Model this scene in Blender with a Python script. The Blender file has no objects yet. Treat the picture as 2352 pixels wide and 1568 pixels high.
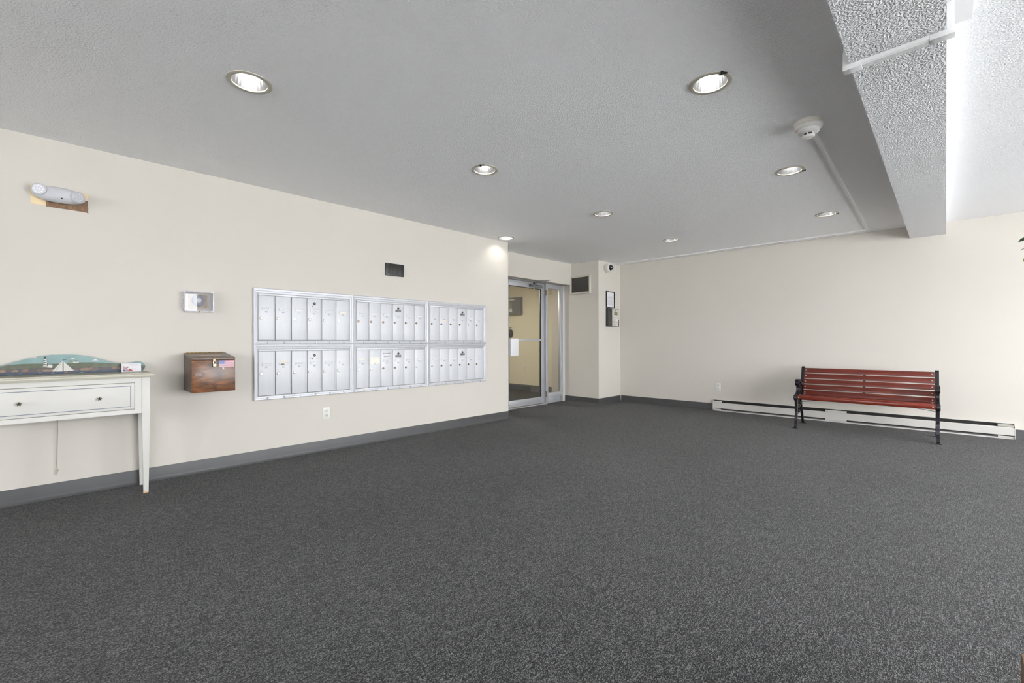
import bpy, bmesh, math, random
from mathutils import Vector, Matrix, Euler
random.seed(7)
R = math.radians
S = bpy.context.scene
COL = S.collection

# ------------------------------------------------------------------ camera, world, light, exposure
CAM_H = 1.0534
cam_d = bpy.data.cameras.new('camera')
cam_d.sensor_width = 36.0
cam_d.lens = 1002.69 / 2352 * 36.0
cam_d.shift_y = 2.71 / 2352
cam_d.clip_start = 0.02
cam = bpy.data.objects.new('camera', cam_d)
COL.objects.link(cam)
_yaw, _roll = 0.7823, 0.0023
cam.matrix_world = (Matrix.Translation((0, 0, CAM_H)) @ Matrix.Rotation(_yaw, 4, 'Z')
                    @ Matrix.Rotation(math.pi / 2, 4, 'X') @ Matrix.Rotation(-_roll, 4, 'Z'))
S.camera = cam

world = bpy.data.worlds.new('overcast_sky')
S.world = world
world.use_nodes = True
_bg = world.node_tree.nodes['Background']
_bg.inputs['Color'].default_value = (0.97, 0.985, 1.0, 1)
_bg.inputs['Strength'].default_value = 12.5

# sun behind the building: lights the paving outside, never shines in through the windows
_sd = bpy.data.lights.new('sun', 'SUN'); _sd.energy = 330.0; _sd.angle = R(1.0); _sd.color = (1.0, 1.0, 1.0)
_so = bpy.data.objects.new('sun', _sd); _so.rotation_euler = (0, R(-38), R(-12)); COL.objects.link(_so)

S.view_settings.view_transform = 'Standard'
S.view_settings.look = 'None'
S.view_settings.gamma = 1.0
S.view_settings.use_curve_mapping = False
S.view_settings.exposure = 0.62
S.cycles.max_bounces = 10
S.cycles.diffuse_bounces = 8
S.cycles.glossy_bounces = 4
S.cycles.transparent_max_bounces = 12
S.cycles.sample_clamp_indirect = 6.0
S.cycles.caustics_reflective = False
S.cycles.caustics_refractive = False

WX = -4.309          # mailbox wall plane
H = 2.44             # ceiling
XR = 3.8             # window wall plane
YB = -5.0            # wall behind the camera
BO = Vector((-4.14, 6.948, 0))      # far wall: corner with the pillar
BA = math.atan(0.0455)
VEST_W = 30.0

# daylight portals in the window openings (guide sampling only, emit nothing themselves)
WIN_SILL, WIN_HEAD = 0.12, 2.25
WIN_Y = [(0.0, 2.1), (2.3, 4.4), (4.6, 6.7)]
for (a, b) in WIN_Y:
    ld = bpy.data.lights.new('daylight_portal', 'AREA')
    ld.shape = 'RECTANGLE'; ld.size = WIN_HEAD - WIN_SILL; ld.size_y = b - a
    ld.cycles.is_portal = True
    lo = bpy.data.objects.new('daylight_portal', ld)
    lo.location = (XR + 0.06, (a + b) / 2, (WIN_SILL + WIN_HEAD) / 2)
    lo.rotation_euler = (0, R(90), 0)
    COL.objects.link(lo)
RW_SILL, RW_HEAD = 1.0, 2.25  # rear openings, added for extra daylight
RW_X = [(-2.6, -0.4), (-0.2, 2.0)]
for (a, b) in RW_X:
    ld = bpy.data.lights.new('daylight_portal', 'AREA')
    ld.shape = 'RECTANGLE'; ld.size = b - a; ld.size_y = RW_HEAD - RW_SILL
    ld.cycles.is_portal = True
    lo = bpy.data.objects.new('daylight_portal', ld)
    lo.location = ((a + b) / 2, YB - 0.06, (RW_SILL + RW_HEAD) / 2)
    lo.rotation_euler = (R(90), 0, 0)
    COL.objects.link(lo)

# ------------------------------------------------------------------ materials
def lin(c):
    return tuple(((v / 255) / 12.92 if v / 255 <= 0.04045 else ((v / 255 + 0.055) / 1.055) ** 2.4) for v in c)

MATS = {}
def mat(name, rgb, rough=0.5, metal=0.0, var=0.04, vscale=6.0, bump=0.0, bscale=80.0, bdist=0.002, emit=None, estr=0.0, spec=0.5, sheen=0.0, stretch=None):
    if name in MATS: return MATS[name]
    m = bpy.data.materials.new(name); m.use_nodes = True
    nt = m.node_tree; N = nt.nodes; L = nt.links
    p = N['Principled BSDF']
    c = lin(rgb)
    tc = N.new('ShaderNodeTexCoord'); src = tc.outputs['Object']
    if stretch:
        mp = N.new('ShaderNodeMapping'); mp.inputs['Scale'].default_value = stretch
        L.new(src, mp.inputs['Vector']); src = mp.outputs['Vector']
    if var > 0:
        nz = N.new('ShaderNodeTexNoise'); nz.inputs['Scale'].default_value = vscale; nz.inputs['Detail'].default_value = 5
        L.new(src, nz.inputs['Vector'])
        r = N.new('ShaderNodeValToRGB')
        r.color_ramp.elements[0].position = 0.3; r.color_ramp.elements[1].position = 0.7
        r.color_ramp.elements[0].color = tuple(v * (1 - var) for v in c) + (1,)
        r.color_ramp.elements[1].color = tuple(min(1, v * (1 + var)) for v in c) + (1,)
        L.new(nz.outputs['Fac'], r.inputs['Fac']); L.new(r.outputs['Color'], p.inputs['Base Color'])
    else:
        p.inputs['Base Color'].default_value = c + (1,)
    p.inputs['Roughness'].default_value = rough
    p.inputs['Metallic'].default_value = metal
    p.inputs['Specular IOR Level'].default_value = spec
    if sheen: p.inputs['Sheen Weight'].default_value = sheen
    if bump > 0:
        nb = N.new('ShaderNodeTexNoise'); nb.inputs['Scale'].default_value = bscale; nb.inputs['Detail'].default_value = 3
        L.new(src, nb.inputs['Vector'])
        b = N.new('ShaderNodeBump'); b.inputs['Strength'].default_value = bump; b.inputs['Distance'].default_value = bdist
        L.new(nb.outputs['Fac'], b.inputs['Height']); L.new(b.outputs['Normal'], p.inputs['Normal'])
    if emit:
        p.inputs['Emission Color'].default_value = lin(emit) + (1,)
        p.inputs['Emission Strength'].default_value = estr
    MATS[name] = m
    return m

def glass(name, tint=(0.97, 0.98, 0.97), refl=1.0, ior=1.5):
    m = bpy.data.materials.new(name); m.use_nodes = True
    nt = m.node_tree; N = nt.nodes; L = nt.links
    N.remove(N['Principled BSDF'])
    t = N.new('ShaderNodeBsdfTransparent'); t.inputs['Color'].default_value = tint + (1,)
    g = N.new('ShaderNodeBsdfGlossy'); g.inputs['Roughness'].default_value = 0.0
    f = N.new('ShaderNodeLayerWeight'); f.inputs['Blend'].default_value = 0.5      # Schlick reflectance, same from both faces
    pw = N.new('ShaderNodeMath'); pw.operation = 'POWER'; pw.inputs[1].default_value = 5.0
    mm = N.new('ShaderNodeMath'); mm.operation = 'MULTIPLY_ADD'; mm.inputs[1].default_value = 0.96 * refl; mm.inputs[2].default_value = 0.04 * refl; mm.use_clamp = True
    mx = N.new('ShaderNodeMixShader')
    L.new(f.outputs['Facing'], pw.inputs[0]); L.new(pw.outputs[0], mm.inputs[0]); L.new(mm.outputs[0], mx.inputs[0])
    L.new(t.outputs[0], mx.inputs[1]); L.new(g.outputs[0], mx.inputs[2])
    L.new(mx.outputs[0], N['Material Output'].inputs['Surface'])
    MATS[name] = m
    return m

def carpet_mat():
    m = bpy.data.materials.new('grey_loop_carpet'); m.use_nodes = True
    nt = m.node_tree; N = nt.nodes; L = nt.links; p = N['Principled BSDF']
    tc = N.new('ShaderNodeTexCoord')
    def noise(sx, sy, det, rough=0.6):
        mp = N.new('ShaderNodeMapping'); mp.inputs['Scale'].default_value = (sx, sy, 1)
        L.new(tc.outputs['Object'], mp.inputs['Vector'])
        n = N.new('ShaderNodeTexNoise'); n.inputs['Scale'].default_value = 1.0; n.inputs['Detail'].default_value = det
        n.inputs['Roughness'].default_value = rough
        L.new(mp.outputs['Vector'], n.inputs['Vector']); return n.outputs['Fac']
    mp = N.new('ShaderNodeMapping'); mp.inputs['Scale'].default_value = (520, 260, 1)
    L.new(tc.outputs['Object'], mp.inputs['Vector'])
    vo = N.new('ShaderNodeTexVoronoi'); vo.voronoi_dimensions = '2D'; vo.inputs['Scale'].default_value = 1.0      # one cell per yarn loop
    L.new(mp.outputs['Vector'], vo.inputs['Vector'])
    sep = N.new('ShaderNodeSeparateColor'); L.new(vo.outputs['Color'], sep.inputs[0])
    streak = noise(330, 14, 3, 0.7)
    broad = noise(1.1, 0.5, 3)
    mx = N.new('ShaderNodeMix'); mx.data_type = 'FLOAT'; mx.inputs[0].default_value = 0.56
    L.new(sep.outputs[0], mx.inputs[2]); L.new(streak, mx.inputs[3])
    mx2 = N.new('ShaderNodeMix'); mx2.data_type = 'FLOAT'; mx2.inputs[0].default_value = 0.10
    L.new(mx.outputs[0], mx2.inputs[2]); L.new(broad, mx2.inputs[3])
    r = N.new('ShaderNodeValToRGB'); cr = r.color_ramp
    cr.elements[0].position = 0.26; cr.elements[0].color = (0.004, 0.004, 0.0041, 1)
    cr.elements[1].position = 0.76; cr.elements[1].color = (0.25, 0.25, 0.252, 1)
    e = cr.elements.new(0.52); e.color = (0.034, 0.034, 0.0343, 1)
    L.new(mx2.outputs[0], r.inputs['Fac']); L.new(r.outputs['Color'], p.inputs['Base Color'])
    p.inputs['Roughness'].default_value = 0.95
    p.inputs['Specular IOR Level'].default_value = 0.15
    p.inputs['Sheen Weight'].default_value = 0.12
    b = N.new('ShaderNodeBump'); b.inputs['Strength'].default_value = 0.6; b.inputs['Distance'].default_value = 0.003
    L.new(vo.outputs['Distance'], b.inputs['Height']); L.new(b.outputs['Normal'], p.inputs['Normal'])
    return m

def wood_mat(name, dark, light, scale=1.0, rough=0.4, axis=(1, 12, 12), knots=False, spec=0.5):
    m = bpy.data.materials.new(name); m.use_nodes = True
    nt = m.node_tree; N = nt.nodes; L = nt.links; p = N['Principled BSDF']
    tc = N.new('ShaderNodeTexCoord')
    mp = N.new('ShaderNodeMapping'); mp.inputs['Scale'].default_value = tuple(a * scale for a in axis)
    L.new(tc.outputs['Object'], mp.inputs['Vector'])
    n = N.new('ShaderNodeTexNoise'); n.inputs['Scale'].default_value = 5; n.inputs['Detail'].default_value = 8; n.inputs['Distortion'].default_value = 0.8
    L.new(mp.outputs['Vector'], n.inputs['Vector'])
    r = N.new('ShaderNodeValToRGB')
    r.color_ramp.elements[0].position = 0.32; r.color_ramp.elements[1].position = 0.68
    r.color_ramp.elements[0].color = lin(dark) + (1,); r.color_ramp.elements[1].color = lin(light) + (1,)
    L.new(n.outputs['Fac'], r.inputs['Fac'])
    if knots:
        n2 = N.new('ShaderNodeTexNoise'); n2.inputs['Scale'].default_value = 7; n2.inputs['Detail'].default_value = 3
        L.new(tc.outputs['Object'], n2.inputs['Vector'])
        r2 = N.new('ShaderNodeValToRGB'); r2.color_ramp.elements[0].position = 0.35; r2.color_ramp.elements[1].position = 0.7
        r2.color_ramp.elements[0].color = (0.45, 0.42, 0.42, 1); r2.color_ramp.elements[1].color = (1.25, 1.2, 1.1, 1)
        L.new(n2.outputs['Fac'], r2.inputs['Fac'])
        mu = N.new('ShaderNodeMix'); mu.data_type = 'RGBA'; mu.blend_type = 'MULTIPLY'; mu.inputs[0].default_value = 1
        L.new(r.outputs['Color'], mu.inputs[6]); L.new(r2.outputs['Color'], mu.inputs[7])
        L.new(mu.outputs[2], p.inputs['Base Color'])
    else:
        L.new(r.outputs['Color'], p.inputs['Base Color'])
    p.inputs['Roughness'].default_value = rough; p.inputs['Specular IOR Level'].default_value = spec
    MATS[name] = m
    return m

def stipple_mat(name, rgb, scale, strength, dist, det=2):
    m = bpy.data.materials.new(name); m.use_nodes = True
    nt = m.node_tree; N = nt.nodes; L = nt.links; p = N['Principled BSDF']
    p.inputs['Base Color'].default_value = lin(rgb) + (1,); p.inputs['Roughness'].default_value = 0.9
    p.inputs['Specular IOR Level'].default_value = 0.2
    tc = N.new('ShaderNodeTexCoord')
    n = N.new('ShaderNodeTexNoise'); n.inputs['Scale'].default_value = scale; n.inputs['Detail'].default_value = det; n.inputs['Roughness'].default_value = 0.55
    L.new(tc.outputs['Object'], n.inputs['Vector'])
    b = N.new('ShaderNodeBump'); b.inputs['Strength'].default_value = strength; b.inputs['Distance'].default_value = dist
    L.new(n.outputs['Fac'], b.inputs['Height']); L.new(b.outputs['Normal'], p.inputs['Normal'])
    MATS[name] = m
    return m

M_wall = mat('cream_wall_paint', (204, 199, 191), 0.75, var=0.012, vscale=1.2, bump=0.12, bscale=160, bdist=0.001, spec=0.25)
M_ceil = stipple_mat('white_stippled_ceiling', (250, 250, 252), 120, 1.0, 0.0065)
M_beam = stipple_mat('popcorn_beam', (228, 228, 230), 120, 1.0, 0.010, 1)
M_carpet = carpet_mat()
M_base = mat('dark_grey_vinyl_base', (67, 67, 68), 0.45, var=0.05)
M_alu = mat('brushed_aluminium', (188, 189, 194), 0.45, 0.3, var=0.03, vscale=3, stretch=(40, 40, 1))
M_alu_door = mat('mailbox_door_aluminium', (206, 207, 211), 0.5, 0.12, var=0.03, vscale=4, stretch=(30, 30, 1))
M_gap = mat('dark_recess', (58, 56, 56), 0.8, var=0)
M_nickel = mat('worn_nickel', (158, 150, 138), 0.3, 0.9, var=0.1, vscale=60)
M_brassy = mat('dull_brass_lock', (120, 102, 82), 0.35, 0.8, var=0.1, vscale=60)
M_dark = mat('near_black_metal', (38, 36, 36), 0.4, 0.4, var=0.1)
M_black = mat('black_plastic', (21, 21, 22), 0.45, var=0.05)
M_white = mat('white_plastic', (214, 213, 210), 0.4, var=0.01)
M_offwhite = mat('offwhite_plastic', (206, 202, 193), 0.45, var=0.02)
M_paper = mat('white_paper', (222, 222, 225), 0.8, var=0.01)
M_ink = mat('dark_ink', (24, 24, 28), 0.8, var=0)
M_faintink = mat('faint_ink', (160, 162, 168), 0.8, var=0)
M_clear = glass('clear_guard_plastic', (0.95, 0.95, 0.97), 0.6)
M_glass = glass('door_glass', (0.92, 0.92, 0.905), 2.2)
M_wglass = glass('window_glass', (0.97, 0.975, 0.975), 1.0)
M_chrome = mat('chrome', (220, 222, 226), 0.15, 1.0, var=0)

# ------------------------------------------------------------------ mesh helpers
class MB:
    def __init__(self): self.v = []; self.f = []
    def add(self, vs, fs):
        o = len(self.v); self.v += [tuple(v) for v in vs]; self.f += [tuple(i + o for i in f) for f in fs]; return self
    def box(self, x0, x1, y0, y1, z0, z1):
        x0, x1 = sorted((x0, x1)); y0, y1 = sorted((y0, y1)); z0, z1 = sorted((z0, z1))
        return self.add([(x0, y0, z0), (x1, y0, z0), (x1, y1, z0), (x0, y1, z0), (x0, y0, z1), (x1, y0, z1), (x1, y1, z1), (x0, y1, z1)],
                        [(0, 3, 2, 1), (4, 5, 6, 7), (0, 1, 5, 4), (1, 2, 6, 5), (2, 3, 7, 6), (3, 0, 4, 7)])
    def hull(self, a, b):      # loft between two equal-length loops, capped
        n = len(a)
        return self.add(list(a) + list(b), [tuple(range(n))[::-1], tuple(range(n, 2 * n))] + [(i, (i + 1) % n, n + (i + 1) % n, n + i) for i in range(n)])
    def xz(self, pts, y0, y1): # polygon in XZ extruded along Y
        return self.hull([(x, y0, z) for x, z in pts], [(x, y1, z) for x, z in pts])
    def yz(self, pts, x0, x1):
        return self.hull([(x0, y, z) for y, z in pts], [(x1, y, z) for y, z in pts])
    def xy(self, pts, z0, z1):
        return self.hull([(x, y, z0) for x, y in pts], [(x, y, z1) for x, y in pts])
    def lathe(self, prof, c=(0, 0, 0), axis='z', seg=32, cap=True, sx=1.0, sz=1.0):
        vs = []; fs = []
        for (r, h) in prof:
            for k in range(seg):
                a = 2 * math.pi * k / seg; p, q = r * math.cos(a) * sx, r * math.sin(a) * sz
                if axis == 'z': vs.append((c[0] + p, c[1] + q, c[2] + h))
                elif axis == '-y': vs.append((c[0] + p, c[1] - h, c[2] + q))
                elif axis == 'x': vs.append((c[0] + h, c[1] + p, c[2] + q))
        for i in range(len(prof) - 1):
            for k in range(seg):
                fs.append((i * seg + k, i * seg + (k + 1) % seg, (i + 1) * seg + (k + 1) % seg, (i + 1) * seg + k))
        if cap:
            if prof[0][0] > 1e-6: fs.append(tuple(range(seg))[::-1])
            if prof[-1][0] > 1e-6: fs.append(tuple(range((len(prof) - 1) * seg, len(prof) * seg)))
        return self.add(vs, fs)
    def tube(self, pts, r, seg=8, closed=False):
        pts = [Vector(p) for p in pts]; n = len(pts); rr = r if isinstance(r, (list, tuple)) else [r] * n
        vs = []; fs = []; prev = None
        for i, p in enumerate(pts):
            t = (pts[min(i + 1, n - 1)] - pts[max(i - 1, 0)]).normalized()
            if prev is None:
                u = t.orthogonal().normalized()
            else:
                u = (prev - t * prev.dot(t)).normalized()
            prev = u; w = t.cross(u)
            for k in range(seg):
                a = 2 * math.pi * k / seg
                vs.append(p + (u * math.cos(a) + w * math.sin(a)) * rr[i])
        for i in range(n - 1):
            for k in range(seg):
                fs.append((i * seg + k, i * seg + (k + 1) % seg, (i + 1) * seg + (k + 1) % seg, (i + 1) * seg + k))
        fs.append(tuple(range(seg))[::-1]); fs.append(tuple(range((n - 1) * seg, n * seg)))
        return self.add(vs, fs)
    def ribbon_yz(self, pts, ws, x0, x1):  # flat bar following a path in YZ, thickness along X
        pts = [Vector((p[0], p[1])) for p in pts]; n = len(pts); A = []; B = []
        for i, p in enumerate(pts):
            t = (pts[min(i + 1, n - 1)] - pts[max(i - 1, 0)]).normalized(); nn = Vector((-t.y, t.x)); w = ws[i] / 2 if isinstance(ws, (list, tuple)) else ws / 2
            A.append(p + nn * w); B.append(p - nn * w)
        vs = []; fs = []
        for a, b in zip(A, B):
            vs += [(x0, a.x, a.y), (x1, a.x, a.y), (x1, b.x, b.y), (x0, b.x, b.y)]
        for i in range(n - 1):
            for k in range(4):
                fs.append((i * 4 + k, i * 4 + (k + 1) % 4, (i + 1) * 4 + (k + 1) % 4, (i + 1) * 4 + k))
        fs.append((3, 2, 1, 0)); fs.append(tuple(range((n - 1) * 4, n * 4)))
        return self.add(vs, fs)
    def mesh(self, name, m=None, bevel=0.0, smooth=None, seg=2):
        me = bpy.data.meshes.new(name)
        bm = bmesh.new()
        vv = [bm.verts.new(v) for v in self.v]
        for f in self.f:
            try: bm.faces.new([vv[i] for i in f])
            except ValueError: pass
        bmesh.ops.remove_doubles(bm, verts=bm.verts, dist=1e-6)
        bmesh.ops.recalc_face_normals(bm, faces=bm.faces)
        if bevel > 0:
            ed = [e for e in bm.edges if len(e.link_faces) == 2 and e.calc_face_angle(0) > 0.5]
            bmesh.ops.bevel(bm, geom=ed, offset=bevel, segments=seg, profile=0.5, affect='EDGES', clamp_overlap=True)
        bm.to_mesh(me); bm.free()
        if m: me.materials.append(m)
        if smooth is None and bevel > 0: smooth = 35
        if smooth:
            for p in me.polygons: p.use_smooth = True
            me.set_sharp_from_angle(angle=R(smooth))
        return me
    def build(self, name, m, parent=None, bevel=0.0, smooth=None, loc=None, seg=2):
        return link(name, self.mesh(name, m, bevel, smooth, seg), parent, loc)

def link(name, me, parent=None, loc=None):
    o = bpy.data.objects.new(name, me); COL.objects.link(o)
    if parent is not None: o.parent = parent
    if loc: o.location = loc
    return o

def tag(o, label, cat=None, group=None, kind=None):
    o['label'] = label
    if cat: o['category'] = cat
    if group: o['group'] = group
    if kind: o['kind'] = kind
    return o

def thing(name, label, cat, loc=(0, 0, 0), rz=0.0, group=None, kind=None):
    o = bpy.data.objects.new(name, None); COL.objects.link(o)
    o.empty_display_size = 0.1; o.location = loc; o.rotation_euler = (0, 0, rz)
    return tag(o, label, cat, group, kind)

def copy_tree(o, parent=None):
    c = o.copy(); COL.objects.link(c); c.parent = parent
    for ch in list(o.children): copy_tree(ch, c)
    return c

def spline(pts, n=6):
    out = []; P = [pts[0]] + list(pts) + [pts[-1]]
    for i in range(1, len(P) - 2):
        for k in range(n):
            t = k / n
            out.append(tuple(0.5 * (2 * P[i][d] + (P[i + 1][d] - P[i - 1][d]) * t + (2 * P[i - 1][d] - 5 * P[i][d] + 4 * P[i + 1][d] - P[i + 2][d]) * t * t
                       + (3 * P[i][d] - P[i - 1][d] - 3 * P[i + 1][d] + P[i + 2][d]) * t ** 3) for d in range(len(pts[0]))))
    out.append(tuple(pts[-1])); return out

def text(name, s, size, m, parent, x, y, z, align='CENTER'):   # lettering standing in XZ, facing -Y
    cu = bpy.data.curves.new(name, 'FONT'); cu.body = s; cu.size = size; cu.align_x = align; cu.align_y = 'CENTER'; cu.extrude = 0.0002
    t = bpy.data.objects.new(name, cu); COL.objects.link(t)
    dg = bpy.context.evaluated_depsgraph_get()
    me = bpy.data.meshes.new_from_object(t.evaluated_get(dg))
    bpy.data.objects.remove(t); bpy.data.curves.remove(cu)
    me.transform(Matrix.Rotation(math.pi / 2, 4, 'X'))
    me.materials.clear(); me.materials.append(m)
    return link(name, me, parent, (x, y, z))

def rrect(x0, x1, z0, z1, r, n=5):
    pts = []
    for cx, cz, a0 in ((x1 - r, z0 + r, -90), (x1 - r, z1 - r, 0), (x0 + r, z1 - r, 90), (x0 + r, z0 + r, 180)):
        for k in range(n + 1):
            a = R(a0 + 90 * k / n); pts.append((cx + r * math.cos(a), cz + r * math.sin(a)))
    return pts

def struct(name, b, m, label, cat, parent=None, **kw):
    o = b.build(name, m, parent, **kw)
    if parent is None: tag(o, label, cat, kind='structure')
    return o

# ------------------------------------------------------------------ room shell
fl = struct('floor', MB().box(-7.9, XR + 0.2, YB - 0.2, 7.6, -0.06, 0), M_carpet, 'dark grey flecked carpet covering the whole lobby floor', 'floor')

LIGHTS = dict(a=(-2.625, 0.665), b=(-0.894, 2.41), c=(-2.622, 2.332), d=(-0.894, 4.096), e=(-2.618, 4.031), f=(-0.915, 5.762), g=(-4.13, 4.046), h=(-2.634, 5.708))
HOLE = 0.088
bm = bmesh.new()
edges = []
def loop(pts):
    vs = [bm.verts.new((x, y, H)) for x, y in pts]
    for i in range(len(vs)): edges.append(bm.edges.new((vs[i], vs[(i + 1) % len(vs)])))
loop([(-7.9, YB - 0.2), (XR + 0.2, YB - 0.2), (XR + 0.2, 7.6), (-7.9, 7.6)])
for (x, y) in LIGHTS.values():
    loop([(x + HOLE * math.cos(2 * math.pi * k / 32), y + HOLE * math.sin(2 * math.pi * k / 32)) for k in range(32)])
bmesh.ops.triangle_fill(bm, use_beauty=True, use_dissolve=False, edges=edges)
for f_ in bm.faces:
    if f_.normal.z > 0: f_.normal_flip()
me = bpy.data.meshes.new('ceiling'); bm.to_mesh(me); bm.free(); me.materials.append(M_ceil)
tag(link('ceiling', me), 'pale grey stippled ceiling with eight recessed lights', 'ceiling', kind='structure')

wall_left = struct('wall_left', MB().box(-4.97, WX, YB, 4.262, 0, H), M_wall, 'cream painted wall carrying the mailboxes', 'wall')
struct('wall_over_door', MB().hull([(x, 4.262, z) for x, z in ((-4.72, 2.07), (-4.72, H), (-5.06, H), (-5.06, 2.17), (-4.84, 2.17), (-4.84, 2.07))],
       [(x, 6.2545, z) for x, z in ((-4.72, 2.07), (-4.72, H), (-5.06, H), (-5.06, 2.17), (-4.84, 2.17), (-4.84, 2.07))]), M_wall,
       'cream bulkhead above the glass entrance door', 'wall')
struct('wall_pillar', MB().xy([(-4.155, 6.255), (-4.155, 7.1), (-5.385, 7.1), (-5.385, 6.5), (-4.985, 6.5), (-4.985, 6.255)], 0, H), M_wall,
       'cream corner pillar between the glass door and the far wall', 'wall')
ux, uy = math.cos(BA), math.sin(BA)
def bk(s, off=0.0, z=0.0):       # point on the far wall: s metres right of the pillar corner, off metres into the room
    return Vector((BO.x + ux * s + uy * off, BO.y + uy * s - ux * off, z))
a, b_ = bk(-0.25), bk(8.5)
struct('wall_back', MB().xy([(a.x, a.y), (b_.x, b_.y), (b_.x, 7.6), (a.x, 7.6)], 0, H), M_wall, 'cream far wall behind the slatted bench', 'wall')
rw = MB().box(-4.97, XR + 0.2, YB - 0.2, YB, 0, RW_SILL).box(-4.97, XR + 0.2, YB - 0.2, YB, RW_HEAD, H)
_xs = [-4.97] + [v for ab in RW_X for v in ab] + [XR + 0.2]
for i in range(0, len(_xs), 2): rw.box(_xs[i], _xs[i + 1], YB - 0.2, YB, RW_SILL, RW_HEAD)
struct('wall_rear', rw, M_wall, 'cream wall behind the viewer', 'wall')
# window wall (out of frame to the right): daylight comes in here
wr = MB()
wr.box(XR, XR + 0.2, YB, 7.6, 0, WIN_SILL); wr.box(XR, XR + 0.2, YB, 7.6, WIN_HEAD, H)
ys = [YB] + [v for ab in WIN_Y for v in ab] + [7.6]
for i in range(0, len(ys), 2): wr.box(XR, XR + 0.2, ys[i], ys[i + 1], WIN_SILL, WIN_HEAD)
struct('wall_right', wr, M_wall, 'cream window wall on the street side', 'wall')
for i, (y0, y1) in enumerate(WIN_Y):
    w = thing('window_%d' % (i + 2), 'large aluminium street window number %d of three on the street side' % (i + 1), 'window', (XR + 0.1, 0, 0), kind='structure')
    fr = MB()
    for (p0, p1, q0, q1) in ((y0, y1, WIN_SILL, WIN_SILL + .05), (y0, y1, WIN_HEAD - .05, WIN_HEAD), (y0, y0 + .05, WIN_SILL + .05, WIN_HEAD - .05), (y1 - .05, y1, WIN_SILL + .05, WIN_HEAD - .05)):
        fr.box(-0.03, 0.03, p0, p1, q0, q1)
    fr.box(-.03, .03, (y0 + y1) / 2 - .025, (y0 + y1) / 2 + .025, WIN_SILL + .05, WIN_HEAD - .05)
    fr.build('window_frame', M_alu, w)
    for k in (0, 1):
        m0 = y0 + .05 if k == 0 else (y0 + y1) / 2 + .025; m1 = (y0 + y1) / 2 - .025 if k == 0 else y1 - .05
        MB().box(-.003, .003, m0, m1, WIN_SILL + .05, WIN_HEAD - .05).build('pane', M_wglass, w)
for i, (x0, x1) in enumerate(RW_X):  # unseen windows added behind the camera to fill the room evenly
    w = thing('window_%d' % (i + 6), 'added unseen window number %d of two behind the viewer, giving fill daylight' % (i + 1), 'window', (0, YB - 0.1, 0), kind='structure')
    fr = MB()
    for (p0, p1, q0, q1) in ((x0, x1, RW_SILL, RW_SILL + .05), (x0, x1, RW_HEAD - .05, RW_HEAD), (x0, x0 + .05, RW_SILL + .05, RW_HEAD - .05), (x1 - .05, x1, RW_SILL + .05, RW_HEAD - .05)):
        fr.box(p0, p1, -0.03, 0.03, q0, q1)
    fr.build('window_frame', M_alu, w)
    MB().box(x0 + .05, x1 - .05, -.003, .003, RW_SILL + .05, RW_HEAD - .05).build('pane', M_wglass, w)
struct('ground_outside', MB().box(-40, 60, -60, 45, -0.3, -0.12), mat('pale_concrete', (196, 196, 196), 0.9), 'pale concrete paving outside the windows', 'pavement')

# beam
b = MB(); b.box(-0.305, 0.004, YB, 7.13, 2.299, H - 0.0005)
struct('trim_beam', b, M_beam, 'rough popcorn textured ceiling beam running to the far wall', 'beam')

# vestibule behind the door
M_vest = mat('yellow_cream_paint', (220, 212, 187), 0.75, var=0.02, vscale=1.0, spec=0.25)
wv = MB().box(-7.9, -5.385, 6.98, 7.15, 0, H)
struct('wall_vestibule_far', wv, M_vest, 'yellowish wall seen through the glass door', 'wall')
struct('wall_vestibule_side', MB().box(-7.9, -7.75, 3.5, 6.98, 0, H), M_vest, 'yellowish end wall of the vestibule', 'wall')
struct('wall_vestibule_near', MB().box(-7.75, -4.97, 3.35, 3.5, 0, H), M_vest, 'yellowish near wall of the vestibule', 'wall')

# vinyl baseboards: profile (out, z) swept along a straight run
def base(name, p0, p1, label, h=0.106):
    p0 = Vector(p0); p1 = Vector(p1); d = (p1 - p0).normalized(); n = Vector((d.y, -d.x))  # room side is right of p0->p1
    prof = [(0, 0), (0.014, 0), (0.011, 0.006), (0.006, 0.016), (0.0035, 0.03), (0.003, h - 0.004), (0.0015, h), (0, h)]
    A = [(p0.x + n.x * o, p0.y + n.y * o, z) for o, z in prof]; B = [(p1.x + n.x * o, p1.y + n.y * o, z) for o, z in prof]
    o = MB().hull(A, B).build(name, M_base, smooth=50)
    return tag(o, label, 'baseboard', kind='structure')
base('baseboard_left', (WX, YB), (WX, 4.262), 'dark grey vinyl baseboard below the mailboxes')
base('baseboard_recess', (WX, 4.262), (-4.86, 4.262), 'dark grey vinyl baseboard on the hidden side of the door recess')
base('baseboard_pillar_side', (-4.87, 6.255), (-4.152, 6.255), 'dark grey vinyl baseboard under the framed wall monitor')
base('baseboard_pillar_front', (-4.155, 6.252), (-4.155, 6.952), 'dark grey vinyl baseboard under the entry keypad')
q0, q1, q2, q3 = bk(0), bk(1.585), bk(4.672), bk(7.9)
base('baseboard_back_left', q0.to_2d(), q1.to_2d(), 'dark grey vinyl baseboard between pillar and heater')
base('baseboard_back_right', q2.to_2d(), q3.to_2d(), 'dark grey vinyl baseboard right of the heater')
base('baseboard_vestibule', (-7.75, 6.98), (-5.385, 6.98), 'dark grey baseboard seen through the door glass', 0.135)
base('baseboard_vestibule_return', (-5.385, 6.5), (-4.985, 6.5), 'dark grey baseboard seen through the narrow side light', 0.11)

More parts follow.
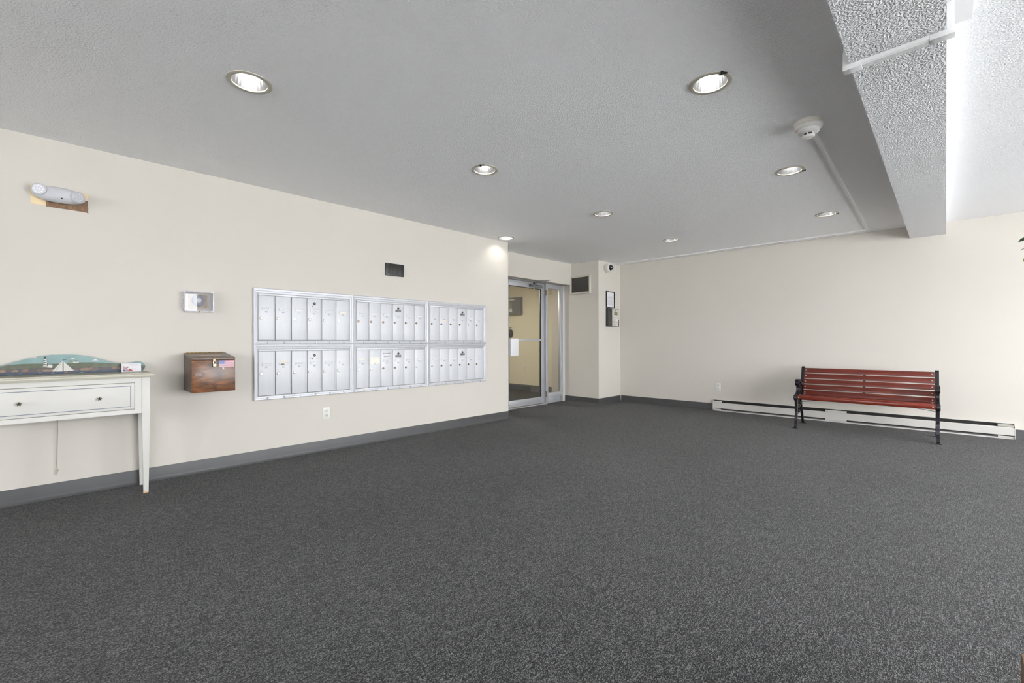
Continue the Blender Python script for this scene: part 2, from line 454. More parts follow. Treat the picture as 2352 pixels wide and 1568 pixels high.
# ------------------------------------------------------------------ recessed downlights
M_refl = mat('spun_aluminium_reflector', (176, 177, 180), 0.22, 0.95, var=0.05, vscale=3, stretch=(30, 30, 1))
M_trim = mat('aged_trim_ring', (188, 184, 170), 0.5, 0.2, var=0.03)
M_bulb = mat('lit_bulb', (255, 252, 245), 0.5, var=0, emit=(255, 250, 240), estr=24.0)
LAB = dict(a='recessed downlight nearest above the console table and brown box', b='large recessed downlight nearest the beam with a loose clip',
           c='recessed downlight second along the mailbox side row', d='recessed downlight beside the smoke detector raceway',
           e='recessed downlight third along the mailbox side row', f='recessed downlight above the left end of the bench, dark gap at its rim',
           g='recessed downlight close against the mailbox wall lighting it', h='recessed downlight nearest the far wall in the middle')
PR = {}
def downlight(k, x, y):
    t = thing('recessed_downlight', LAB[k], 'ceiling light', (x, y, H), 0, 'recessed downlights')
    if not PR:
        PR['trim'] = MB().lathe([(0.084, 0.002), (0.084, -0.004), (0.096, -0.007), (0.106, -0.003), (0.107, 0.0)], seg=40, cap=False).mesh('trim_ring', M_trim, smooth=40)
        PR['refl'] = MB().lathe([(0.0855, -0.002), (0.082, 0.03), (0.074, 0.07), (0.062, 0.105), (0.045, 0.125), (0.0, 0.13)], seg=28, cap=False).mesh('reflector', M_refl, smooth=8)
        PR['bulb'] = MB().lathe([(0.0, 0.052), (0.022, 0.054), (0.036, 0.063), (0.041, 0.076), (0.036, 0.092), (0.022, 0.108), (0.016, 0.124)], seg=20).mesh('bulb', M_bulb, smooth=60)
        PR['bulb_g'] = PR['bulb'].copy(); PR['bulb_g'].materials.clear(); PR['bulb_g'].materials.append(mat('bright_lit_bulb', (255, 252, 245), 0.5, var=0, emit=(255, 250, 240), estr=85.0))
        PR['clip'] = MB().box(0.088, 0.112, -0.006, 0.006, -0.012, 0.0).box(0.096, 0.106, 0.006, 0.03, -0.008, 0.0).mesh('clip', M_dark, bevel=0.001)
    link('trim_ring', PR['trim'], t); link('reflector', PR['refl'], t); link('bulb', PR['bulb_g' if k == 'g' else 'bulb'], t)
    if k in 'bcdf':
        c = link('clip', PR['clip'], t); c.rotation_euler = (0, 0, R({'b': -38, 'c': -60, 'd': 30, 'f': 25}[k])); c['label'] = 'dark loose mounting clip'
for k, (x, y) in LIGHTS.items(): downlight(k, x, y)

# vestibule lamp, added out of view to brighten the space behind the glass
t = thing('added_vestibule_lamp', 'added unseen lamp on the vestibule ceiling, brightening the space beyond the glass door', 'ceiling light', (-6.2, 5.2, H))
MB().lathe([(0.15, 0), (0.15, -0.02), (0.14, -0.025)], seg=32).build('pan', M_white, t, smooth=40)
MB().lathe([(0.138, -0.025), (0.12, -0.06), (0.06, -0.085), (0, -0.09)], seg=32).build('diffuser', mat('lit_diffuser', (255, 240, 210), 0.5, var=0, emit=(255, 236, 200), estr=4), t, smooth=60)
ld = bpy.data.lights.new('added_vestibule_light', 'AREA'); ld.shape = 'DISK'; ld.size = 0.26; ld.energy = VEST_W; ld.color = (1.0, 0.96, 0.88)
lo = bpy.data.objects.new('added_vestibule_light', ld); COL.objects.link(lo); lo.parent = t; lo.location = (0, 0, -0.095)

# ------------------------------------------------------------------ glass entrance door, frame and side light (frame: X along wall, -Y into the lobby)
DX = -4.93
M_frame = mat('satin_aluminium_frame', (188, 189, 193), 0.42, 0.45, var=0.03)
M_framew = mat('pale_painted_frame', (205, 204, 202), 0.5, 0.1, var=0.02)
fr = thing('trim_door_frame', 'pale aluminium frame around the glass entrance', 'door frame', (DX, 0, 0), R(90), kind='structure')
MB().box(4.262, 6.255, -0.05, 0.06, 2.07, 2.17).build('head', M_frame, fr, bevel=0.002)
MB().box(6.2, 6.2545, -0.06, 0.06, 0, 2.07).build('jamb', M_framew, fr, bevel=0.003)
MB().box(5.742, 5.80, -0.05, 0.05, 0, 2.07).build('mullion', M_frame, fr, bevel=0.003)
MB().box(4.70, 4.765, -0.05, 0.05, 0, 2.07).build('jamb', M_frame, fr, bevel=0.003)
MB().yz([(-0.075, 0), (0.06, 0), (0.06, 0.012), (-0.055, 0.012)], 4.765, 5.742).build('threshold', M_frame, fr)
d = thing('door_1', 'glass entrance door in an aluminium frame with push bar', 'door', (DX, 0, 0), R(90), kind='structure')
MB().box(5.645, 5.735, -0.022, 0.022, 0.022, 2.062).build('stile', M_frame, d, bevel=0.002)
MB().box(4.77, 4.87, -0.022, 0.022, 0.022, 2.062).build('stile', M_frame, d, bevel=0.002)
MB().box(4.87, 5.645, -0.022, 0.022, 1.968, 2.062).build('top_rail', M_frame, d, bevel=0.002)
MB().box(4.87, 5.645, -0.022, 0.022, 0.022, 0.128).build('bottom_rail', M_frame, d, bevel=0.002)
gb = MB()
gb.box(5.637, 5.645, -0.024, 0.0, 0.128, 1.968).box(4.87, 4.878, -0.024, 0, 0.128, 1.968).box(4.878, 5.637, -0.024, 0, 1.96, 1.968).box(4.878, 5.637, -0.024, 0, 0.128, 0.136)
gb.build('glazing_bead', M_gap, d)
MB().box(4.87, 5.645, -0.003, 0.003, 0.128, 1.968).build('glass_pane', M_glass, d)
pb = MB().box(4.99, 5.64, -0.075, -0.055, 1.082, 1.114).build('push_bar', M_frame, d, bevel=0.004)
MB().box(5.61, 5.645, -0.055, -0.022, 1.085, 1.11).build('bracket', M_frame, pb, bevel=0.003)
MB().box(4.84, 5.02, -0.09, -0.022, 0.842, 1.122).build('lock_box', mat('bright_white_cover', (236, 236, 240), 0.35, var=0), d, bevel=0.006)
cl = MB().lathe([(0.02, 0), (0.03, 0.004), (0.03, 0.03), (0.026, 0.034), (0.026, 0.3), (0.024, 0.31)], (5.33, -0.055, 2.0), 'x', 20).build('door_closer', mat('dark_grey_closer', (128, 130, 134), 0.35, 0.5, var=0.03), d, smooth=40)
MB().lathe([(0.014, -0.05), (0.014, -0.02)], (5.43, -0.055, 2.0), 'z', 14).build('adjuster', M_chrome, cl, smooth=40)
MB().lathe([(0.012, 0.02), (0.012, 0.06)], (5.43, -0.055, 2.0), 'z', 14).build('spindle', M_dark, cl, smooth=40)
MB().tube([(5.45, -0.055, 2.045), (5.43, -0.2, 2.05), (5.41, -0.41, 2.05)], 0.008, 8).build('arm', M_frame, cl, smooth=50)
MB().tube([(5.33, -0.06, 2.085), (5.36, -0.2, 2.062), (5.41, -0.41, 2.058)], 0.008, 8).build('arm', M_frame, cl, smooth=50)
MB().lathe([(0.013, -0.014), (0.013, 0.016)], (5.41, -0.41, 2.054), 'z', 14).build('elbow', M_chrome, cl, smooth=40)
MB().box(5.28, 5.36, -0.075, -0.05, 2.075, 2.10).build('header_bracket', M_frame, cl, bevel=0.003)
for z in (0.12, 1.86):
    MB().lathe([(0.009, 0), (0.009, 0.1)], (5.739, -0.055, z), 'z', 10).build('hinge', M_brassy, d, smooth=40)
w = thing('window_1', 'narrow glass side light right of the entrance door', 'window', (DX, 0, 0), R(90), kind='structure')
MB().box(5.80, 6.2, -0.03, 0.03, 2.0, 2.07).build('top_rail', M_frame, w, bevel=0.002)
MB().box(5.80, 6.2, -0.045, 0.03, 0.1, 0.178).build('bottom_rail', M_frame, w, bevel=0.002)
MB().box(5.80, 6.17, -0.02, 0.03, 0.0, 0.1).build('kick_panel', M_frame, w, bevel=0.001)
MB().box(6.165, 6.2, -0.03, 0.03, 0.178, 2.0).build('stile', M_frame, w, bevel=0.002)
MB().box(5.80, 5.812, -0.03, 0.0, 0.178, 2.0).build('stile', M_frame, w, bevel=0.002)
MB().box(5.812, 6.165, -0.003, 0.003, 0.178, 2.0).build('glass_pane', M_glass, w)

# vestibule fittings (wall y = 6.98, facing -Y)
t = thing('alarm_panel', 'dark grey alarm panel box on the wall beyond the door glass', 'alarm panel', (0, 6.98, 0))
MB().box(-7.03, -6.6, -0.10, 0, 1.68, 2.05).build('case', mat('charcoal_case', (96, 96, 94), 0.45, var=0.03), t, bevel=0.006)
MB().box(-6.98, -6.76, -0.105, -0.1, 1.99, 2.02).build('name_strip', M_offwhite, t)
MB().box(-6.94, -6.84, -0.103, -0.1, 1.8, 1.95).build('window', mat('smoked_window', (140, 136, 126), 0.2, var=0), t)
MB().box(-6.94, -6.83, -0.104, -0.1, 1.735, 1.80).build('notice', M_offwhite, t)
t = thing('wall_handset', 'dark round fitting on the wall behind the glass, left of door centre', 'door handle', (-6.98, 6.98, 1.26))
MB().lathe([(0.09, 0), (0.09, 0.02), (0.075, 0.06), (0.04, 0.085), (0, 0.09)], (0, 0, 0), '-y', 24).build('dome', M_dark, t, smooth=50)
MB().tube([(-0.03, -0.05, 0.09), (0.02, -0.07, 0.12), (0.09, -0.07, 0.13)], 0.012, 8).build('lever', M_dark, t, smooth=50)

# ------------------------------------------------------------------ electrical outlets
def outlet(label, loc, rz):
    t = thing('wall_outlet', label, 'outlet', loc, rz, 'duplex wall outlets')
    MB().xz(rrect(-.036, .036, -.058, .058, .004, 3), -0.006, 0).build('cover_plate', M_white, t, bevel=0.0015)
    for dz in (0.024, -0.024):
        f = MB().lathe([(0.0175, 0.006), (0.0175, 0.0085), (0.0, 0.0088)], (0, 0, dz), '-y', 24, sz=0.82).build('receptacle', M_offwhite, t, smooth=40)
        MB().box(-0.0085, -0.006, -0.0093, -0.0088, dz + 0.001, dz + 0.009).box(0.006, 0.0085, -0.0093, -0.0088, dz + 0.001, dz + 0.009).build('slot', M_ink, f)
        MB().lathe([(0.003, 0.0088), (0.003, 0.0093)], (0, 0, dz - 0.006), '-y', 10).build('ground_hole', M_ink, f)
    MB().lathe([(0.0028, 0.006), (0.0025, 0.0075)], (0, 0, 0), '-y', 12).build('screw', M_nickel, t)
outlet('white wall outlet below the lower mailboxes', (WX, 1.751, 0.367), R(90))
p = bk(1.65, 0, 0.366); outlet('white wall outlet above the left end of the heater', p, BA)
outlet('small wall outlet seen through the door glass', (-6.55, 6.98, 0.51), 0)

# ------------------------------------------------------------------ mailboxes
UW, Z_LO, Z_MID, Z_HI = 0.9045, 0.549, 1.046, 1.543
Y0 = 1.1145
def frame_piece(pts_out, pts_in):   # mitred moulding: outer edge (proud, thin lip) to inner edge, all in XZ; -Y is proud
    (a0, a1), (b0, b1) = pts_out, pts_in
    lerp = lambda p, q, t: (p[0] + (q[0] - p[0]) * t, p[1] + (q[1] - p[1]) * t)
    prof = [(0.0, 0.0), (0.0, 0.022), (0.12, 0.026), (0.45, 0.024), (0.5, 0.019), (0.85, 0.0165), (1.0, 0.012), (1.0, 0.0)]
    A = []; B = []
    for t, h in prof:
        p = lerp(a0, b0, t); q = lerp(a1, b1, t); A.append((p[0], -h, p[1])); B.append((q[0], -h, q[1]))
    return MB().hull(A, B)
SH = {}
def mail_unit(col, row, label):
    hgt = 0.497; x0, x1 = 0.0, UW
    t = thing('mailbox_unit', label, 'mailbox', (WX, Y0 + col * UW, Z_LO if row == 0 else Z_MID), R(90), 'wall mailbox units')
    ix0, ix1, iz0, iz1 = 0.036, UW - 0.036, 0.036, hgt - 0.05
    if not SH:
        SH['back'] = MB().box(ix0 - 0.004, ix1 + 0.004, -0.003, 0, iz0 - 0.004, iz1 + 0.004).mesh('back_plate', M_gap)
        SH['bot'] = frame_piece(((x0, 0), (x1, 0)), ((ix0, iz0), (ix1, iz0))).mesh('frame_rail', M_alu)
        SH['top'] = frame_piece(((x1, hgt), (x0, hgt)), ((ix1, iz1), (ix0, iz1))).mesh('frame_rail', M_alu)
        SH['lft'] = frame_piece(((x0, hgt), (x0, 0)), ((ix0, iz1), (ix0, iz0))).mesh('frame_stile', M_alu)
        SH['rgt'] = frame_piece(((x1, 0), (x1, hgt)), ((ix1, iz0), (ix1, iz1))).mesh('frame_stile', M_alu)
        SH['ledge'] = MB().box(ix0, ix1, -0.016, -0.003, iz1 - 0.014, iz1 + 0.004).mesh('head_strip', M_alu, bevel=0.002)
        SH['stud'] = MB().lathe([(0.0098, 0.014), (0.0098, 0.027), (0.007, 0.033), (0.0, 0.034)], (0, 0, 0), '-y', 14).mesh('stud', M_alu, smooth=40)
        SH['crest'] = MB().xz([(-.018, 0), (.018, 0), (.013, .008), (.005, .011), (-.005, .011), (-.013, .008)], -0.026, -0.018).mesh('crest', M_alu, bevel=0.001)
        dw = (ix1 - ix0) / 6; dh = iz1 - 0.014 - iz0 - 0.003
        SH['dw'] = dw; SH['dh'] = dh
        SH['door'] = MB().box(0.0, dw - 0.0055, -0.0085, -0.003, 0, dh).mesh('mailbox_door', M_alu_door, bevel=0.0012)
        SH['lip'] = MB().box(dw - 0.0135, dw - 0.0055, -0.0125, -0.0085, 0, dh).mesh('door_lip', M_alu_door, bevel=0.001)
        for nm, mm in (('lock_n', M_nickel), ('lock_b', M_brassy), ('lock_c', M_chrome)):
            SH[nm] = MB().lathe([(0.0118, 0.0085), (0.0118, 0.013), (0.009, 0.0155), (0.0, 0.0158)], (0, 0, 0), '-y', 18).mesh('lock', mm, smooth=40)
        SH['key'] = MB().box(-0.0012, 0.0055, -0.0163, -0.0155, -0.0012, 0.0012).mesh('keyhole', M_ink)
        SH['slot'] = MB().box(-0.04, 0.04, -0.0105, -0.0085, -0.012, -0.0095).box(-0.04, 0.04, -0.0105, -0.0085, 0.0095, 0.012).box(-0.04, -0.033, -0.0100, -0.0085, -0.0095, 0.0095).mesh('name_holder', M_alu, bevel=0.0006)
        SH['card'] = MB().box(-0.032, 0.036, -0.0090, -0.0085, -0.0088, 0.0088).mesh('name_card', M_paper)
        SH['tab'] = MB().box(-0.011, 0.011, -0.0145, -0.0085, -0.006, 0.006).mesh('pull_tab', M_alu, bevel=0.002)
        SH['mlock'] = MB().lathe([(0.0125, 0.0085), (0.0125, 0.012), (0.008, 0.0135), (0, 0.0135)], (0, 0, 0), '-y', 18).mesh('master_lock', M_dark, smooth=40)
        SH['mcore'] = MB().lathe([(0.004, 0.0135), (0.0, 0.0142)], (0, 0, 0), '-y', 10).mesh('lock_core', M_brassy)
        SH['plate_d'] = MB().box(-0.036, 0.036, -0.0100, -0.0085, -0.0125, 0.0125).mesh('maker_plate', mat('dark_grey_plate', (120, 120, 122), 0.45, 0.3, var=0.1, vscale=40), bevel=0.0005)
        SH['plate_l'] = MB().box(-0.036, 0.036, -0.0100, -0.0085, -0.0125, 0.0125).mesh('maker_plate', mat('pale_grey_plate', (196, 196, 196), 0.45, 0.3, var=0.1, vscale=40), bevel=0.0005)
        SH['wing'] = MB().xz([(-.030, -.006), (-.012, -.004), (-.006, .007), (-.018, .002)], -0.0104, -0.0100).mesh('wing_mark', M_ink)
        arcs = MB()
        SH['scuff'] = []
        for rr in (0.035, 0.048, 0.062):
            pts = [(rr * math.cos(R(a)), -0.0086, rr * math.sin(R(a))) for a in range(-110, -10, 8)]
            SH['scuff'].append(MB().tube(pts, 0.0006, 4).mesh('scuff', mat('grey_scuff', (190, 190, 192), 0.7, var=0)))
    link('back_plate', SH['back'], t)
    for k, nm in (('bot', 'frame_rail'), ('top', 'frame_rail'), ('lft', 'frame_stile'), ('rgt', 'frame_stile'), ('ledge', 'head_strip')): link(nm, SH[k], t)
    link('crest', SH['crest'], t, (UW / 2 + 0.02, 0, hgt - 0.035))
    rnd = random.Random(col * 10 + row)
    dw, dh = SH['dw'], SH['dh']
    for i in range(6):
        dr = link('mailbox_door', SH['door'], t, (ix0 + 0.003 + i * dw, 0, iz0 + 0.002))
        link('door_lip', SH['lip'], dr)
        c = dw / 2 - 0.003
        kind = {0: 'n', 1: 'b', 2: 'b'}[col]
        if (col, row, i) in ((0, 0, 0), (1, 0, 0), (1, 0, 1), (1, 0, 5), (2, 0, 0), (2, 1, 4), (0, 1, 2), (0, 1, 5)): kind = 'c'
        lk = link('lock', SH['lock_' + kind], dr, (0.022, 0, dh * 0.49)); link('keyhole', SH['key'], dr, (0.022, 0, dh * 0.49))
        zz = 0.70
        nh = link('name_holder', SH['slot'], dr, (c, 0, dh * zz)); link('name_card', SH['card'], dr, (c, 0, dh * zz))
        link('pull_tab', SH['tab'], dr, (c, 0, dh * zz - 0.025))
        if i == 3:
            link('master_lock', SH['mlock'], dr, (c, 0, dh * 0.885)); link('lock_core', SH['mcore'], dr, (c, 0, dh * 0.885))
            link('maker_plate', SH['plate_l'] if col == 0 else SH['plate_d'], dr, (c, 0, dh * 0.82))
            link('wing_mark', SH['wing'], dr, (c, 0, dh * 0.82))
        # tiny illegible names on the cards
        if rnd.random() < 0.6:
            n = MB(); xx = -0.026
            while xx < 0.024:
                l = rnd.uniform(0.003, 0.008); n.box(xx, xx + l, -0.0093, -0.0090, -0.0025, 0.0025 + rnd.uniform(-.001, .001)); xx += l + rnd.uniform(0.0015, 0.004)
            n.build('printed_name', M_faintink, dr, loc=(c, 0, dh * zz))
        link('stud', SH['stud'], t, (ix0 + (i + 0.55) * dw, 0, 0.014))
        if (col, row, i) in ((1, 1, 1), (1, 0, 0), (0, 0, 4), (0, 1, 1), (0, 1, 4), (1, 0, 2), (1, 1, 2), (0, 0, 3), (1, 0, 3)):
            for s in SH['scuff'][:3 if (col, row, i) == (1, 1, 1) else 2]: link('scuff', s, dr, (0.030, 0, dh * 0.47))
        if (col, row, i) == (1, 0, 1):
            o = MB().box(-0.055, 0.055, -0.0118, -0.0106, -0.035, 0.042).build('taped_label', mat('cream_label', (236, 233, 222), 0.7, var=0.03, vscale=30), dr, loc=(c, 0, dh * zz)); o['label'] = 'cream paper label taped over the name holder'
        if (col, row, i) == (1, 0, 2):
            o = MB().box(-0.037, 0.037, -0.0095, -0.0085, -0.026, 0.026).build('name_label', M_paper, dr, loc=(c, 0, dh * 0.855)); o['label'] = 'white paper label with printed name'
            text('lettering', 'W HANES', 0.0205, M_ink, dr, c, -0.0099, dh * 0.855 + 0.015)
            text('lettering', 'Apt 304', 0.022, M_ink, dr, c, -0.0099, dh * 0.855 - 0.014)
        if (col, row, i) in ((1, 0, 0), (2, 1, 1), (2, 1, 2), (0, 0, 1), (0, 1, 5)):
            dz = {(1, 0, 0): 0.021, (2, 1, 1): -0.038, (2, 1, 2): 0.0, (0, 0, 1): 0.02, (0, 1, 5): 0.0}[(col, row, i)]
            MB().box(-0.022, 0.022, -0.0094, -0.0085, -0.006, 0.006).build('sticker', mat('tan_sticker', (236, 222, 186), 0.6, var=0.04), dr, loc=(c, 0, dh * zz + dz))
        if (col, row, i) == (0, 0, 1):
            MB().lathe([(0.018, 0.0090), (0.018, 0.0096)], (0, 0, 0), '-y', 16, sz=0.4).build('ink_smudge', mat('grey_smudge', (110, 110, 112), 0.7, var=0.2, vscale=80), dr, loc=(c - 0.008, 0, dh * zz - 0.002))
mail_unit(0, 1, 'upper aluminium six-door mailbox unit nearest the clear thermostat guard')
mail_unit(0, 0, 'lower aluminium six-door mailbox unit nearest the brown wooden box')
mail_unit(1, 1, 'upper middle aluminium mailbox unit directly below the black vent plate')
mail_unit(1, 0, 'lower middle aluminium mailbox unit with a printed white name label')
mail_unit(2, 1, 'upper aluminium mailbox unit nearest the glass door')
mail_unit(2, 0, 'lower aluminium mailbox unit nearest the glass door')

# ------------------------------------------------------------------ black vent plate above the mailboxes
t = thing('vent_cover', 'black rectangular vent plate above the middle mailboxes', 'vent cover', (WX, 2.5, 1.855), R(90))
MB().xz(rrect(-.115, .115, -.068, .068, .012), -0.012, 0).build('plate', M_black, t, bevel=0.003)
n = 13
for k in range(n):
    x = -0.072 + 0.144 * k / (n - 1)
    MB().box(x - 0.0038, x + 0.0038, -0.0155, -0.012, -0.045, 0.045).build('slat', M_black, t, bevel=0.001)
for sx in (-1, 1):
    for sz in (-1, 1): MB().lathe([(0.0045, 0.012), (0.003, 0.015), (0, 0.015)], (sx * .085, 0, sz * .054), '-y', 12).build('screw', M_chrome, t)

# ------------------------------------------------------------------ thermostat in clear guard
t = thing('thermostat_guard', 'clear plastic guard over a round thermostat above the wooden box', 'thermostat', (WX, 0.718, 1.388), R(90))
gd = 0.066
g = MB(); o_ = rrect(-.100, .100, -.083, .083, .012); i_ = rrect(-.094, .094, -.077, .077, .009)
nn = len(o_)
vs = [(x, 0, z) for x, z in o_] + [(x * .985, -gd, z * .98) for x, z in o_] + [(x * .95, -gd, z * .95) for x, z in i_] + [(x, 0, z) for x, z in i_]
fs = []
for r_ in range(3):
    for k in range(nn): fs.append((r_ * nn + k, r_ * nn + (k + 1) % nn, (r_ + 1) * nn + (k + 1) % nn, (r_ + 1) * nn + k))
M_guard = mat('translucent_guard_rim', (214, 214, 226), 0.2, var=0.02)
M_guard.node_tree.nodes['Principled BSDF'].inputs['Alpha'].default_value = 0.42
g.add(vs, fs); g.build('guard_rim', M_guard, t)
MB().xz(rrect(-.094, .094, -.077, .077, .009), -gd - .001, -gd + .0015).build('guard_front', M_clear, t)
for k in range(9):
    for side in (-1, 1):
        MB().box(side * .100 - .002, side * .100 + .002, -0.05, -0.015, -0.064 + k * .016 - .004, -0.064 + k * .016 + .004).build('vent_slot', M_offwhite, t)
for k in range(4):
    MB().box(-0.06 + k * .038 - .013, -0.06 + k * .038 + .013, -0.05, -0.02, .0825, .0845).build('vent_slot', M_offwhite, t)
bp = MB().box(-.062, .062, -0.008, 0, -.052, .058).build('wall_plate', mat('beige_wall_plate', (182, 168, 146), 0.6, var=0.08, vscale=30), t, bevel=0.003)
MB().lathe([(0.046, 0.008), (0.046, 0.02), (0.041, 0.034), (0.028, 0.038), (0.026, 0.034), (0.0, 0.034)], (0, 0, 0.012), '-y', 36).build('dial', mat('grey_dial', (146, 148, 155), 0.35, var=0.02), bp, smooth=35)
MB().lathe([(0.017, 0.034), (0.016, 0.0365), (0, 0.037)], (0, 0, 0.012), '-y', 24).build('dial_face', M_offwhite, bp, smooth=35)
MB().lathe([(0.007, 0.0), (0.007, 0.014), (0.0, 0.015)], (0.005, -gd + 0.004, -0.081), '-y', 14).build('lock', M_brassy, t, smooth=40)

# ------------------------------------------------------------------ brown wooden suggestion box
M_box = wood_mat('stained_box_wood', (62, 42, 29), (134, 88, 55), 1.0, 0.32, (2.0, 2.0, 7), knots=True)
M_boxside = wood_mat('stained_box_side', (62, 48, 40), (92, 74, 60), 1.0, 0.4, (3, 3, 9))
bx0, bx1, bD = 0.0, 0.281, 0.325
t = thing('wooden_drop_box', 'brown stained wooden drop box with padlock and flag sticker on the wall', 'drop box', (WX, 0.624, 0.682), R(90))
MB().box(bx0, bx1, -bD, -bD + 0.015, 0, 0.243).build('front_panel', M_box, t, bevel=0.0015)
MB().yz([(-bD + 0.015, 0), (0, 0), (0, 0.277), (-bD + 0.015, 0.2445)], bx0, bx0 + 0.014).build('side_panel', M_boxside, t, bevel=0.001)
MB().yz([(-bD + 0.015, 0), (0, 0), (0, 0.277), (-bD + 0.015, 0.2445)], bx1 - 0.014, bx1).build('side_panel', M_boxside, t, bevel=0.001)
MB().box(bx0 + 0.014, bx1 - 0.014, -bD + 0.015, 0, 0, 0.012).build('bottom_panel', M_boxside, t)
MB().box(bx0 + 0.014, bx1 - 0.014, -0.012, 0, 0.012, 0.27).build('back_panel', M_boxside, t)
lid = MB().yz([(-bD - 0.004, 0.244), (0, 0.2785), (0, 0.296), (-bD - 0.004, 0.262)], bx0 - 0.001, bx1 + 0.001).build('lid', wood_mat('stained_lid', (70, 54, 44), (104, 84, 68), 1.0, 0.35, (2, 9, 2)), t, bevel=0.0015)
sl = lambda y: 0.296 + (y / (bD + 0.004)) * 0.034
MB().hull([(0.06, -0.19, sl(-.19) + .0004), (0.215, -0.19, sl(-.19) + .0004), (0.215, -0.178, sl(-.178) + .0004), (0.06, -0.178, sl(-.178) + .0004)],
          [(0.06, -0.19, sl(-.19) + .0018), (0.215, -0.19, sl(-.19) + .0018), (0.215, -0.178, sl(-.178) + .0018), (0.06, -0.178, sl(-.178) + .0018)]).build('letter_slot', M_brassy, lid)
for k in range(9):
    MB().lathe([(0.0045, 0), (0.0045, 0.022)], (0.014 + k * 0.0285, -0.005, 0.2985), 'x', 10).build('hinge_knuckle', mat('antique_brass', (168, 140, 84), 0.4, 0.7, var=0.1, vscale=50), lid, smooth=40)
hs = MB().box(0.131, 0.151, -bD - 0.0095, -bD - 0.004, 0.225, 0.258).build('hasp', M_brassy, t, bevel=0.001)
MB().tube([(0.1335, -bD - 0.012, 0.215), (0.1335, -bD - 0.012, 0.230), (0.1365, -bD - 0.012, 0.2365), (0.141, -bD - 0.012, 0.239), (0.1455, -bD - 0.012, 0.2365), (0.1485, -bD - 0.012, 0.230), (0.1485, -bD - 0.012, 0.215)], 0.0025, 8).build('padlock_shackle', M_chrome, hs, smooth=60)
MB().box(0.1295, 0.1525, -bD - 0.019, -bD - 0.006, 0.190, 0.216).build('padlock_body', mat('padlock_brass', (206, 188, 140), 0.3, 0.8, var=0.05), hs, bevel=0.002)
fy = -bD - 0.0006
fg = MB().box(0.172, 0.276, fy, -bD, 0.187, 0.239).build('flag_sticker', mat('sticker_white', (226, 222, 226), 0.5, var=0.02), t); fg['label'] = 'small red white and blue striped flag sticker'
for k in range(7):
    h_ = 0.052 / 13
    MB().box(0.172, 0.276, fy - 0.0004, fy, 0.187 + 2 * k * h_, 0.187 + (2 * k + 1) * h_).build('stripe', mat('sticker_red', (176, 82, 104), 0.5, var=0.03), fg)
MB().box(0.172, 0.214, fy - 0.0008, fy - 0.0004, 0.187 + 6 * 0.004, 0.239).build('canton', mat('sticker_blue', (112, 120, 172), 0.5, var=0.05), fg)
for r_ in range(4):
    for c_ in range(5):
        MB().box(0.1755 + c_ * 0.008 - .0009, 0.1755 + c_ * 0.008 + .0009, fy - 0.001, fy - 0.0008, 0.2155 + r_ * 0.006 - .0009, 0.2155 + r_ * 0.006 + .0009).build('star', M_paper, fg)
MB().xz([(0.193, 0.186), (0.206, 0.183), (0.205, 0.166)], fy, -bD).build('sticker_scrap', M_paper, t)
kn = MB().lathe([(0.030, 0.0), (0.030, 0.0012), (0.026, 0.0012)], (0.045, -bD, 0.137), '-y', 28, sz=0.52).build('knot', mat('dark_knot', (52, 34, 28), 0.4, var=0.1, vscale=40), t, smooth=40); kn['label'] = 'dark oval wood knot'
MB().lathe([(0.025, 0.0012), (0.025, 0.0018), (0.0, 0.0024)], (0.045, -bD, 0.137), '-y', 28, sz=0.5).build('knot_heart', mat('knot_heart', (104, 72, 60), 0.35, var=0.1, vscale=40), kn, smooth=40)

# ------------------------------------------------------------------ emergency light with bare patch behind it
o = MB().xz([(-.196, 1.986), (-.197, 2.114), (-.15, 2.1165), (-.08, 2.115), (.0, 2.1145), (.06, 2.112), (.0785, 2.108), (.080, 2.09), (.0775, 2.064), (-.10, 2.061), (-.127, 2.06), (-.129, 1.983)], -0.0015, 0).build(
    'bare_plaster', mat('bare_tan_plaster', (228, 208, 170), 0.8, var=0.06, vscale=14), wall_left)
o.matrix_parent_inverse = Matrix(); o.location = (WX, 0, 0); o.rotation_euler = (0, 0, R(90)); o['label'] = 'tan unpainted patch around the emergency light'
o = MB().xz([(-.1265, 1.981), (-.125, 2.059), (-.05, 2.0605), (.0775, 2.0615), (.0765, 2.035), (.079, 2.01), (.0775, 1.985), (.080, 1.974), (.070, 1.979), (.0, 1.981), (-.07, 1.980)], -0.0025, 0).build(
    'bare_wood', wood_mat('bare_brown_wood', (74, 50, 30), (128, 94, 62), 1.0, 0.5, (14, 2, 4)), wall_left)
o.location = (WX, 0, 0); o.rotation_euler = (0, 0, R(90)); o['label'] = 'brown wood exposed below the emergency light'
t = thing('emergency_light', 'white twin-head emergency light high on the mailbox wall', 'emergency light', (WX, -0.062, 2.062), R(90))
prof = []
for k in range(0, 13):
    a = R(-90 + 15 * k); prof.append((max(0.0, 0.053 * math.cos(a) ** 0.75) if math.cos(a) > 1e-6 else 0.0, 0.128 * math.sin(a)))
M_em = mat('grey_white_housing', (200, 200, 206), 0.35, var=0.01)
body = MB().lathe([(r_, h_) for r_, h_ in prof], (0, -0.035, 0), 'x', 28)
body.v = [(x, max(-0.078, min(0.0, -0.035 + (y + 0.035) * 0.9)), z) for x, y, z in body.v]
body.build('housing', M_em, t, smooth=60)
